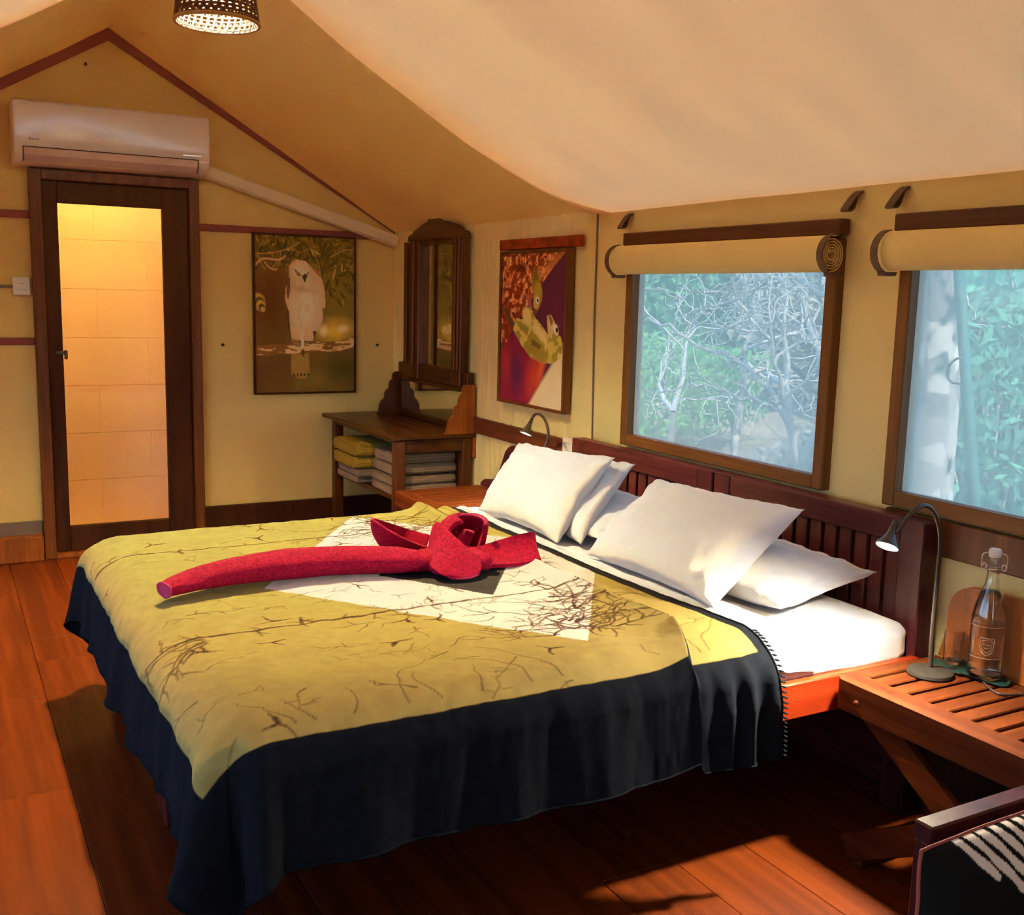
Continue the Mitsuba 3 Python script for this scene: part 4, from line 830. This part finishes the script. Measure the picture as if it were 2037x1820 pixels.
def hawk(U, V):
    rg = np.random.default_rng(3); C = np.zeros(U.shape + (3,)); C[:] = (0.16, 0.10, 0.02)
    over(C, np.clip((U - 0.25) * 2, 0, 1) * np.clip((0.75 - V) * 4, 0, 1), (0.22, 0.17, 0.03))
    over(C, ell(U, V, 0.12, 0.42, 0.30, 0.30, 0, 0.8), (0.11, 0.045, 0.012)); over(C, ell(U, V, 0.1, 0.85, 0.5, 0.2, 0, 0.9), (0.13, 0.07, 0.02))
    over(C, ell(U, V, 0.80, 0.60, 0.30, 0.11, 0, 0.8), (0.80, 0.50, 0.06)); over(C, ell(U, V, 0.88, 0.585, 0.08, 0.04, 0, 0.7), (1.0, 0.78, 0.35)); over(C, ell(U, V, 0.68, 0.60, 0.06, 0.05, 0, 0.7), (1.0, 0.75, 0.32))
    over(C, ell(U, V, 0.6, 0.92, 0.35, 0.10, 0, 0.9) * 0.7, (0.22, 0.18, 0.03)); over(C, ell(U, V, 0.9, 0.85, 0.3, 0.14, 0, 0.9), (0.055, 0.065, 0.012))
    C *= (0.8 + 0.4 * n2(U, V, 6, 4))[..., None]
    for i in range(430):    # leaves
        cx = rg.uniform(0.0, 1.0); cy = abs(rg.normal(0, 0.14)) if cx < 0.5 else abs(rg.normal(0.10, 0.16)); a = rg.uniform(0, 3.14); L = rg.uniform(0.022, 0.06)
        if cx < 0.5 and cy > 0.2: continue
        if cy > 0.46: continue
        col = [(0.035, 0.035, 0.008), (0.10, 0.085, 0.012), (0.28, 0.21, 0.03), (0.62, 0.46, 0.12), (0.07, 0.06, 0.01)][rg.choice(5, p=[0.34, 0.26, 0.2, 0.06, 0.14])]
        over(C, ell(U, V, cx, cy, L, L * 0.24, a, 0.5) * 0.9, col)
    def stroke(pts, w, col, s=1.0):
        p = smooth_curve(pts, 16)
        for a, b in zip(p[:-1], p[1:]): over(C, np.clip(1.4 - seg_dist(U, V * 1.45, (a[0], a[1] * 1.45), (b[0], b[1] * 1.45)) / w, 0, 1) * s, col)
    stroke([(0.02, 0.19), (0.10, 0.15), (0.2, 0.155), (0.3, 0.13)], 0.009, (0.60, 0.42, 0.20)); stroke([(0.1, 0.17), (0.16, 0.21), (0.22, 0.215)], 0.007, (0.55, 0.38, 0.18)); stroke([(0.02, 0.12), (0.2, 0.11), (0.45, 0.04)], 0.006, (0.45, 0.30, 0.10))
    stroke([(0.56, 0.0), (0.60, 0.12), (0.66, 0.25)], 0.008, (0.30, 0.20, 0.06)); stroke([(0.75, 0.13), (0.9, 0.08), (1, 0.07)], 0.006, (0.45, 0.32, 0.10))
    for k in range(5): over(C, ell(U, V, 0.04 + 0.01 * k, 0.42 + 0.012 * k, 0.075 - 0.012 * k, 0.06 - 0.01 * k, 0.2, 0.3), (0.62, 0.42, 0.08) if k % 2 == 0 else (0.10, 0.06, 0.015))
    # branch
    y0 = 0.71 - 0.035 * (U - 0.5) - 0.03 * np.clip((U - 0.85) * 5, 0, 1)
    br = np.clip((0.036 + 0.006 * (n2(U, V, 9, 7) - 0.5) - np.abs(V - y0)) / 0.006, 0, 1)
    g = n2(U * 0.5, V * 3, 16, 8); bc = np.where((g > 0.5)[..., None], (0.80, 0.52, 0.22), (0.24, 0.12, 0.03)); C[:] = C * (1 - br[..., None]) + bc * br[..., None]
    # tail and its pale bars below the branch
    over(C, ell(U, V, 0.44, 0.83, 0.105, 0.085, 0, 0.3) * (V > 0.74), (0.30, 0.19, 0.045)); over(C, inpoly(U, V, [(0.35, 0.75), (0.53, 0.745), (0.54, 0.87), (0.50, 0.91), (0.42, 0.91), (0.35, 0.88)]) * 0.8, (0.42, 0.26, 0.06))
    for k in range(5): over(C, ell(U, V, 0.38 + 0.035 * k, 0.885, 0.010, 0.012, 0, 0.4), (0.07, 0.035, 0.01))
    # body
    body = [(0.335, 0.20), (0.36, 0.165), (0.42, 0.148), (0.50, 0.155), (0.555, 0.19), (0.61, 0.235), (0.66, 0.26), (0.69, 0.32), (0.70, 0.42), (0.685, 0.52), (0.64, 0.58), (0.58, 0.64), (0.57, 0.665), (0.50, 0.665), (0.36, 0.66), (0.345, 0.60), (0.335, 0.50), (0.31, 0.46), (0.295, 0.40), (0.305, 0.31), (0.335, 0.27)]
    m = inpoly(U, V, body) * 1.0; cream = np.stack([0.93 - 0.05 * n2(U, V, 12, 2), 0.66 + 0.12 * n2(U, V, 10, 5), 0.38 + 0.15 * n2(U, V, 14, 6)], -1)
    C[:] = C * (1 - m[..., None]) + cream * m[..., None]
    core = ell(U, V, 0.50, 0.42, 0.22, 0.30, 0.0, 0.75) + ell(U, V, 0.44, 0.20, 0.12, 0.07, 0, 0.7)
    over(C, (1 - np.clip(core, 0, 1)) * m * 0.75, (0.66, 0.36, 0.12)); over(C, (n2(U * 1.0, V * 0.25, 60, 21, 2) > 0.56) * m * 0.22, (0.62, 0.36, 0.14))
    over(C, ell(U, V, 0.47, 0.335, 0.17, 0.03, 0.1, 0.9) * m * 0.6, (0.55, 0.30, 0.10)); over(C, ell(U, V, 0.48, 0.60, 0.15, 0.06, 0, 0.9) * m * 0.45, (0.85, 0.50, 0.16))
    over(C, inpoly(U, V, [(0.305, 0.285), (0.345, 0.265), (0.35, 0.33), (0.33, 0.40), (0.315, 0.39)]) * 0.9, (0.12, 0.06, 0.02)); over(C, inpoly(U, V, [(0.30, 0.42), (0.335, 0.48), (0.345, 0.66), (0.325, 0.58)]) * 0.9, (0.08, 0.04, 0.015))
    over(C, ell(U, V, 0.62, 0.225, 0.05, 0.016, 0.5, 0.6), (0.45, 0.22, 0.06)); over(C, inpoly(U, V, [(0.67, 0.45), (0.70, 0.46), (0.675, 0.56)]) * 0.8, (0.10, 0.05, 0.02))
    # face
    over(C, inpoly(U, V, [(0.38, 0.205), (0.43, 0.225), (0.46, 0.25), (0.42, 0.25)]) * 0.9, (0.10, 0.05, 0.015)); over(C, ell(U, V, 0.425, 0.232, 0.016, 0.009, 0.3, 0.3), (0.55, 0.38, 0.05)); over(C, ell(U, V, 0.427, 0.232, 0.007, 0.006, 0, 0.3), (0.01, 0.01, 0.01))
    over(C, inpoly(U, V, [(0.465, 0.255), (0.49, 0.235), (0.52, 0.25), (0.505, 0.27), (0.492, 0.297), (0.48, 0.275)]), (0.06, 0.04, 0.02)); over(C, inpoly(U, V, [(0.505, 0.235), (0.54, 0.222), (0.52, 0.25)]) * 0.8, (0.16, 0.09, 0.03))
    # legs, feet
    over(C, inpoly(U, V, [(0.445, 0.60), (0.475, 0.60), (0.485, 0.70), (0.465, 0.745), (0.45, 0.70)]), (0.85, 0.68, 0.45)); over(C, ell(U, V, 0.40, 0.675, 0.06, 0.02, 0.3, 0.4), (0.32, 0.20, 0.06)); over(C, ell(U, V, 0.47, 0.74, 0.02, 0.03, 0, 0.4), (0.10, 0.06, 0.02)); over(C, inpoly(U, V, [(0.57, 0.60), (0.61, 0.60), (0.585, 0.66)]), (0.12, 0.07, 0.02))
    return np.clip(C, 0.004, 1) ** 1.05
def whiteyes(U, V):
    rg = np.random.default_rng(8); C = np.zeros(U.shape + (3,)); C[:] = (0.055, 0.012, 0.050)
    over(C, ell(U, V, 0.85, 0.45, 0.35, 0.35, 0, 0.9), (0.075, 0.012, 0.045))
    # lower left glow bands
    t = (U * 0.45 + (V - 0.45)) 
    over(C, inpoly(U, V, [(0, 0.6), (0.28, 0.52), (0.62, 0.72), (0.45, 1.0), (0, 1.0)]) * 0.9, (0.20, 0.012, 0.05))
    over(C, ell(U, V, 0.55, 0.80, 0.16, 0.26, 0.30, 0.9), (0.55, 0.045, 0.03)); over(C, ell(U, V, 0.08, 0.74, 0.12, 0.22, 0.1, 0.9), (0.34, 0.03, 0.04)); over(C, ell(U, V, 0.27, 0.80, 0.12, 0.22, 0.0, 0.8), (0.05, 0.012, 0.07)); over(C, ell(U, V, 0.66, 0.74, 0.07, 0.2, 0.45, 0.9), (0.75, 0.10, 0.03))
    # cream corner
    d = (U - 0.46) * 0.40 - (1.0 - V) * 0.55 * 1.0
    over(C, np.clip(((U - 0.45) - (1.0 - V) * 1.18) / 0.05, 0, 1), (0.86, 0.62, 0.36))
    # bark
    bk = inpoly(U, V, [(0, 0), (0.98, 0), (0.80, 0.10), (0.66, 0.19), (0.45, 0.33), (0.25, 0.48), (0.12, 0.58), (0.04, 0.65), (0, 0.66)]) * 1.0
    g = n2(U, V, 22, 3, 4); h = n2(U, V, 48, 9, 2); col = np.where((g > 0.54)[..., None], (0.62, 0.16, 0.035), (0.22, 0.032, 0.012)) * (0.6 + 0.9 * h[..., None]); col = np.where((h * g > 0.36)[..., None], (0.85, 0.42, 0.22), col)
    over(C, bk, 0); C += col * bk[..., None]; over(C, ell(U, V, 0.80, 0.08, 0.25, 0.10, -0.5, 0.9) * bk * 0.6, (0.70, 0.26, 0.08)); over(C, ell(U, V, 0.30, 0.10, 0.2, 0.06, 0, 0.9) * bk * 0.7, (0.07, 0.012, 0.008))
    # upper bird
    over(C, ell(U, V, 0.545, 0.20, 0.07, 0.11, -0.15, 0.25), (0.30, 0.19, 0.025)); over(C, ell(U, V, 0.58, 0.27, 0.075, 0.09, -0.2, 0.25), (0.42, 0.27, 0.04)); over(C, inpoly(U, V, [(0.52, 0.08), (0.56, 0.10), (0.57, 0.18), (0.50, 0.18)]) * 0.9, (0.22, 0.12, 0.03)); over(C, ell(U, V, 0.56, 0.325, 0.055, 0.06, 0, 0.3), (0.62, 0.42, 0.10))
    over(C, ell(U, V, 0.575, 0.31, 0.034, 0.026, 0, 0.3), (0.85, 0.78, 0.66)); over(C, ell(U, V, 0.578, 0.31, 0.017, 0.014, 0, 0.3), (0.01, 0.01, 0.01)); over(C, inpoly(U, V, [(0.52, 0.36), (0.58, 0.37), (0.545, 0.44)]), (0.12, 0.07, 0.04))
    over(C, inpoly(U, V, [(0.37, 0.27), (0.46, 0.27), (0.50, 0.36), (0.45, 0.37), (0.42, 0.31)]) * 0.9, (0.45, 0.10, 0.12))
    # lower bird
    body = [(0.36, 0.37), (0.48, 0.35), (0.54, 0.42), (0.62, 0.45), (0.74, 0.52), (0.84, 0.50), (0.93, 0.53), (0.965, 0.58), (0.94, 0.66), (0.85, 0.70), (0.68, 0.715), (0.50, 0.69), (0.34, 0.61), (0.22, 0.53), (0.18, 0.46), (0.26, 0.43), (0.36, 0.44)]
    m = inpoly(U, V, body) * 1.0; g = n2(U, V, 14, 12); bc = np.where((g > 0.50)[..., None], (0.66, 0.50, 0.10), (0.34, 0.27, 0.035)); C[:] = C * (1 - m[..., None]) + bc * m[..., None]
    over(C, ell(U, V, 0.42, 0.42, 0.10, 0.07, 0.5, 0.4), (0.80, 0.60, 0.20)); over(C, ell(U, V, 0.63, 0.52, 0.17, 0.05, 0.5, 0.5), (0.85, 0.66, 0.22)); over(C, ell(U, V, 0.60, 0.645, 0.22, 0.055, 0.15, 0.5) * m, (0.30, 0.24, 0.03)); over(C, ell(U, V, 0.60, 0.70, 0.22, 0.025, 0.05, 0.7) * m, (0.42, 0.20, 0.06)); over(C, inpoly(U, V, [(0.50, 0.56), (0.66, 0.60), (0.63, 0.625), (0.5, 0.6)]), (0.16, 0.11, 0.02))
    over(C, inpoly(U, V, [(0.03, 0.37), (0.09, 0.37), (0.22, 0.47), (0.19, 0.52), (0.12, 0.46)]), (0.09, 0.05, 0.02))
    over(C, inpoly(U, V, [(0.72, 0.405), (0.79, 0.40), (0.85, 0.45), (0.80, 0.55), (0.745, 0.52)]), (0.72, 0.52, 0.22)); over(C, inpoly(U, V, [(0.74, 0.40), (0.77, 0.39), (0.82, 0.44), (0.79, 0.47)]), (0.26, 0.15, 0.06)); over(C, ell(U, V, 0.86, 0.49, 0.05, 0.036, 0.6, 0.3), (0.90, 0.74, 0.56)); over(C, ell(U, V, 0.875, 0.492, 0.024, 0.020, 0, 0.3), (0.015, 0.01, 0.01))
    return np.clip(C, 0.004, 1)
def picture_y(fn, x0, x1, z0, z1, y):
    nu, nv = int((x1 - x0) / 0.0032), int((z1 - z0) / 0.0032); U, V = paint_grid(nu, nv); C = fn(U, V)
    Pp = np.stack([x0 + U * (x1 - x0), np.full_like(U, y), z1 - V * (z1 - z0)], -1)
    return grid_mesh(Pp), C.reshape(-1, 3)
pk = thing('hawk_picture', 'framed print of a pale hawk perched on a branch', 'picture')
X0, X1, Z0, Z1, yp = 1.655, 2.290, 0.880, 1.829, 6.172
m_, c_ = picture_y(hawk, X0 + 0.008, X1 - 0.008, Z0 + 0.008, Z1 - 0.008, yp); pr_ = part(pk, 'print', m_, 'printed', color=c_)
for b in ((X0, X0 + 0.012, Z0, Z1), (X1 - 0.012, X1, Z0, Z1), (X0 + 0.012, X1 - 0.012, Z0, Z0 + 0.012), (X0 + 0.012, X1 - 0.012, Z1 - 0.012, Z1)): part(pk, 'frame', cbox(b[0], b[1], yp - 0.008, yp + 0.018, b[2], b[3], 0.002), 'wood_door_z')
part(pk, 'backing', cbox(X0 + 0.008, X1 - 0.008, yp + 0.003, yp + 0.016, Z0 + 0.008, Z1 - 0.008, 0.001), 'dark_gap')
pb = thing('songbird_picture', 'framed print of two green songbirds on red bark above the far lamp', 'picture')
Y0, Y1, Z0, Z1, xp = 4.055, 4.694, 0.969, 1.717, 2.512
U, V = paint_grid(200, 236); C = whiteyes(U, V); Pp = np.stack([np.full_like(U, xp), Y1 - 0.010 - U * (Y1 - Y0 - 0.020), Z1 - 0.010 - V * (Z1 - Z0 - 0.020)], -1)
part(pb, 'print', grid_mesh(Pp), 'printed', color=C.reshape(-1, 3))
for b in ((Y0, Y0 + 0.014, Z0, Z1), (Y1 - 0.014, Y1, Z0, Z1), (Y0 + 0.014, Y1 - 0.014, Z0, Z0 + 0.014), (Y0 + 0.014, Y1 - 0.014, Z1 - 0.014, Z1)): part(pb, 'frame', cbox(xp - 0.012, xp + 0.03, b[0], b[1], b[2], b[3], 0.002), 'wood_casing_z')
part(pb, 'backing', cbox(xp + 0.004, xp + 0.03, Y0 + 0.014, Y1 - 0.014, Z0 + 0.014, Z1 - 0.014, 0.001), 'dark_gap')
hb = thing('picture_batten', 'reddish wooden batten above the songbird picture', 'batten')
part(hb, 'board', cbox(2.515, 2.545, 3.983, 4.731, 1.723, 1.774, 0.004), 'wood_rail_x')

# ------------------------------------------------------------------ armchair at the near right corner
ch = thing('armchair', 'dark wooden armchair frame at the lower right corner', 'armchair')
CX0, CX1, CYb, CZ = 1.565, 2.20, 1.215, 0.55
part(ch, 'top_rail', cbox(CX0, CX1, CYb - 0.022, CYb + 0.022, CZ - 0.035, CZ, 0.004), 'wood_bed_z')
part(ch, 'back_post', cbox(CX0 + 0.002, CX0 + 0.050, CYb - 0.020, CYb + 0.020, 0.0, CZ - 0.035, 0.004), 'wood_bed_z')
part(ch, 'back_post', cbox(CX1 - 0.05, CX1 - 0.002, CYb - 0.020, CYb + 0.020, 0.0, CZ - 0.035, 0.004), 'wood_bed_z')
part(ch, 'seat_rail', cbox(CX0 + 0.05, CX1 - 0.05, CYb - 0.015, CYb + 0.015, 0.20, 0.27, 0.004), 'wood_bed_z')
for xa in (CX0 + 0.004, CX1 - 0.05):
    part(ch, 'front_leg', cbox(xa, xa + 0.045, 0.62, 0.665, 0.0, 0.27, 0.004), 'wood_bed_z'); part(ch, 'side_rail', cbox(xa + 0.008, xa + 0.037, 0.665, CYb - 0.02, 0.20, 0.27, 0.004), 'wood_bed_z')
part(ch, 'seat', cbox(CX0 + 0.05, CX1 - 0.05, 0.63, CYb - 0.02, 0.24, 0.268, 0.004), 'wood_bed_z')
cu = thing('striped_cushion', 'black cushion with white painted stripes on the armchair', 'cushion')
n = 200; U, V = np.meshgrid(np.linspace(-1, 1, n), np.linspace(-1, 1, n), indexing='ij')
c4 = [np.array(q) for q in ((1.300, 1.04, 0.20), (2.06, 1.02, 0.21), (2.04, 1.150, 0.548), (1.495, 1.160, 0.540))]
a, b = (U - np.sign(U) * 0.06 * np.abs(U) ** 3 * (1 - V ** 2) + 1) / 2, (V - np.sign(V) * 0.04 * np.abs(V) ** 3 * (1 - U ** 2) + 1) / 2
base = ((1 - a) * (1 - b))[..., None] * c4[0] + (a * (1 - b))[..., None] * c4[1] + (a * b)[..., None] * c4[2] + ((1 - a) * b)[..., None] * c4[3]
base[..., 2] += 0.018 * np.clip(V, 0, 1) ** 2 * (1 - U ** 2)
nr = np.array([0.05, -0.95, 0.3]); nr /= np.linalg.norm(nr); prof = (1 - U ** 2) ** 0.5 * (1 - V ** 2) ** 0.5
A = base + nr * (prof * 0.085 + 0.006 * nz(np.stack([U * 4, V * 4, U * 0], -1), 1, 4))[..., None]; B = base - nr * (prof * 0.03)[..., None]
colr = np.zeros(U.shape + (3,)); colr[:] = (0.006, 0.0075, 0.009)
for i in range(12):     # slanting hand-painted bars, each with its own height
    t0, t1 = (1.560 + 0.031 * i, 0.562 + 0.005 * min(i, 4)), (1.604 + 0.042 * i, 0.505 - 0.020 * i)
    dd = seg_dist(A[..., 0], A[..., 2], t0, t1); colr[(dd < 0.0085 + 0.0015 * np.sin(A[..., 2] * 160 + i))] = (0.50, 0.49, 0.48)
part(cu, 'front', grid_mesh(A), 'spread', smooth=True, color=colr.reshape(-1, 3))
part(cu, 'back', grid_mesh(B, flip=True), 'black_plastic', smooth=True)
edge = np.concatenate([A[:, 0], A[-1, :], A[::-1, -1], A[0, ::-1]]); part(cu, 'piping', tube(edge, 0.004, 6), 'trim_maroon', smooth=True)

# ------------------------------------------------------------------ outside the windows
gnd = []
xs, ys = np.linspace(2.9, 45, 60), np.linspace(-6, 60, 80); X, Y = np.meshgrid(xs, ys, indexing='ij')
Zg = -0.55 + 0.15 * nz(np.stack([X * 0.3, Y * 0.3, X * 0], -1), 1, 2) + 0.035 * np.clip(X - 6, 0, 60)
solo('ground', grid_mesh(np.stack([X, Y, Zg], -1)), 'earth', kind='structure', smooth=True)
solo('ground_apron', cbox(-40, 3.0, -40, 60, -0.9, -0.62, 0.01), 'earth', kind='structure')
def gz(x, y): return -0.55 + 0.035 * max(x - 6, 0)
def tree(name, label, cat_, x, y, h, r, m, seed, lean=(0, 0), depth=4, spread=0.55, leaves=0, leafm=None, group=None, leafsize=0.05, trunkfrac=0.35, nb=(2, 3)):
    rg = np.random.default_rng(seed); k = thing(name, label, cat_, group); segs = []; tips = []
    def grow(p, d, L, rad, lev):
        n = 5; pts = [p]; 
        for i in range(n):
            d = d + rg.normal(0, (0.10 if r < 0.1 else 0.03) + 0.05 * lev, 3); d /= np.linalg.norm(d); pts.append(pts[-1] + d * L / n)
        segs.append((lev, tube(pts, np.linspace(rad, rad * 0.62, n + 1), 7 if lev < 2 else 4, cap=False)))
        tips.extend(pts[2:] if lev >= depth - 2 else [])
        if lev < depth:
            for j in range(rg.integers(nb[0], nb[1] + 1)):
                s = pts[-1] if j < 2 else pts[rg.integers(2, n)]
                e = d + rg.normal(0, spread, 3); e /= np.linalg.norm(e); grow(np.array(s), e, L * rg.uniform(0.62, 0.85), rad * 0.58, lev + 1)
    d0 = np.array([lean[0], lean[1], 1.0]); d0 /= np.linalg.norm(d0)
    grow(np.array([x, y, gz(x, y) - 0.1]), d0, h * trunkfrac, r, 0)
    part(k, 'trunk', cat([s for l, s in segs if l == 0]), m, smooth=True); part(k, 'branches', cat([s for l, s in segs if l > 0]), m if m != 'bark_grey' else 'twig', smooth=True, kind='stuff')
    if leaves:
        t = np.array(tips)[rg.integers(0, len(tips), leaves)] + rg.normal(0, 0.10 * h / 3, (leaves, 3)); put_leaves(k, t, leafsize, leafm, rg)
    return k
def put_leaves(k, t, size, m, rg):
    n = len(t); a = rg.normal(size=(n, 3)); a /= np.linalg.norm(a, axis=1, keepdims=True); b = np.cross(a, rg.normal(size=(n, 3))); b /= np.linalg.norm(b, axis=1, keepdims=True); s = size * rg.uniform(0.6, 1.4, (n, 1))
    v = np.stack([t - a * s, t + b * s * 0.42, t + a * s, t - b * s * 0.42], 1).reshape(-1, 3); i = np.arange(n)[:, None] * 4
    part(k, 'leaves', trimesh.Trimesh(v, np.vstack([i + [0, 1, 2], i + [0, 2, 3]]), process=False), m, kind='stuff')
def bush(label, x, y, w, h, nl, m, seed, size=0.06, group=None, cat_='bush'):
    rg = np.random.default_rng(seed); k = thing('bush', label, cat_, group)
    st = []
    for i in range(14):
        e = np.array([x + rg.normal(0, w * 0.35), y + rg.normal(0, w * 0.35), gz(x, y) + h * rg.uniform(0.6, 1.0)]); s = np.array([x + rg.normal(0, 0.08), y + rg.normal(0, 0.08), gz(x, y) - 0.05])
        st.append(tube(smooth_curve([s, (s + e) / 2 + rg.normal(0, 0.12, 3), e], 8), np.linspace(0.018, 0.006, 8), 5, cap=False))
    part(k, 'stems', cat(st), 'twig', smooth=True, kind='stuff')
    u = rg.normal(size=(nl, 3)); u /= np.linalg.norm(u, axis=1, keepdims=True); rad = rg.uniform(0.25, 1, (nl, 1)) ** 0.5 * (0.72 + 0.55 * meshkit.noise(u * 2.2 + seed)[:, None])
    t = np.array([x, y, gz(x, y) + h * 0.52]) + u * rad * np.array([w, w, h * 0.52]) ; t[:, 2] = np.maximum(t[:, 2], gz(x, y)); put_leaves(k, t, size, m, rg)
OUT = 'bare trees outside the windows'
tree('bare_tree', 'pale bare tree with slanting branches outside the left window', 'tree', 5.6, 5.6, 4.0, 0.075, 'bark_grey', 11, lean=(0.05, -0.10), depth=5, spread=0.62, trunkfrac=0.24)
tree('bare_tree', 'thin bare tree at the left of the left window', 'tree', 6.4, 8.4, 4.0, 0.05, 'bark_grey', 12, lean=(0.0, -0.25), depth=5, spread=0.6, trunkfrac=0.26)
for i, (x, y) in enumerate([(7.6, 7.2), (8.4, 9.6), (9.6, 11.0), (7.0, 6.4), (10.6, 9.4), (9.0, 7.9)]):
    tree('bare_tree', 'tangled bare thicket tree behind the left window', 'tree', x, y, 4.2, 0.06, 'bark_pale' if i % 2 else 'bark_grey', 20 + i, depth=5, spread=0.6, trunkfrac=0.28, group=OUT)
tree('pale_tree', 'thick pale mottled tree trunk outside the right window', 'tree', 4.75, 3.86, 5.0, 0.15, 'bark_pale', 31, lean=(0.02, -0.04), depth=4, spread=0.5, trunkfrac=0.55)
po = thing('tent_pole', 'leaning dark green pole outside the right window', 'pole')
part(po, 'shaft', tube([(3.6, 2.62, 0.0 - 0.62), (3.6, 2.69, 0.73), (3.6, 2.862, 1.64), (3.6, 2.95, 2.4)], 0.022, 12), 'pole_green', smooth=True)
part(po, 'hook', tube(smooth_curve([(3.58, 2.80, 1.30), (3.55, 2.83, 1.26), (3.55, 2.83, 1.22), (3.58, 2.785, 1.20)], 16), 0.005, 6), 'black_plastic', smooth=True)
dbr = thing('bare_branch', 'long bare pale branches slanting across the left window', 'branch')
BR_SETS = [([(5.4, 7.5, 1.283), (5.4, 7.002, 1.259), (5.45, 6.665, 1.132), (5.5, 6.381, 1.049), (5.5, 6.08, 0.928), (5.5, 5.846, 0.768), (5.5, 5.663, 0.492), (5.5, 5.55, 0.1), (5.52, 5.50, -0.5)], 0.010, 0.030),
    ([(5.3, 7.274, 0.703), (5.35, 6.864, 0.783), (5.4, 6.546, 0.835), (5.4, 6.24, 0.787), (5.45, 5.953, 0.75), (5.5, 5.757, 0.62)], 0.006, 0.014),
    ([(5.3, 5.15, 1.45), (5.4, 5.27, 1.514), (5.4, 5.465, 1.598), (5.4, 5.723, 1.721), (5.4, 6.0, 1.9)], 0.022, 0.012),
    ([(5.4, 7.041, 1.32), (5.45, 6.659, 1.452), (5.45, 6.246, 1.536), (5.5, 5.872, 1.65), (5.5, 5.6, 1.5)], 0.006, 0.012),
    ([(5.4, 6.648, 1.14), (5.4, 6.17, 1.311), (5.5, 5.74, 1.345), (5.5, 5.548, 1.439)], 0.008, 0.006)]
rgb_ = np.random.default_rng(77)
for c_, ra, rb in BR_SETS:
    q = smooth_curve(np.array(c_), 30); q[1:-1] += rgb_.normal(0, 0.012, (28, 3))
    part(dbr, 'limb', tube(q, np.linspace(ra, rb, 30), 7), 'bark_grey', smooth=True)
    tw = []
    for j in range(26):
        a = q[rgb_.integers(1, 29)]; d0 = np.array([rgb_.normal(0, 0.5), rgb_.normal(0, 1), rgb_.normal(0.2, 0.8)]); d0 /= np.linalg.norm(d0); L = rgb_.uniform(0.12, 0.5); pp = [a]
        for m in range(6): d0 = d0 + rgb_.normal(0, 0.28, 3); d0 /= np.linalg.norm(d0); pp.append(pp[-1] + d0 * L / 6)
        tw.append(tube(pp, np.linspace(0.005, 0.0018, 7), 4, cap=False))
    part(dbr, 'twigs', cat(tw), 'twig', smooth=True, kind='stuff')
for i, (x, y, w, h, nl, m, lab) in enumerate([
    (8.8, 11.4, 1.3, 1.5, 3500, 'leaf_light', 'bright green bush at the left in the left window'),
    (6.4, 4.75, 1.0, 2.6, 6000, 'leaf_dark', 'dense dark green bush filling the right window'),
    (7.6, 5.2, 1.3, 3.2, 6500, 'leaf_green', 'tall green bush behind the pole in the right window'),
    (10.5, 7.6, 1.6, 1.4, 3500, 'leaf_dry', 'dry greyish bush at the right of the left window'),
    (7.4, 6.9, 0.9, 0.9, 2500, 'leaf_dry', 'low dry bush at the foot of the slanting tree')]): bush(lab, x, y, w, h, nl, m, 50 + i)
HED = 'far thicket closing the view outside the windows'
for i, (x, y) in enumerate([(12.6, 3.2), (12.8, 6.5), (13.0, 9.8), (13.2, 13.1), (13.4, 16.4), (13.6, 19.7), (16.6, 4.8), (16.8, 8.2), (17.0, 11.6), (17.2, 15.0), (17.4, 18.4), (17.6, 21.8)]):
    bush('tall grey-green thicket bush closing the view outside the windows', x, y, 1.55, 5.0, 6000, ('leaf_dry', 'leaf_green', 'leaf_dark')[i % 3], 80 + i, size=0.12, group=HED)
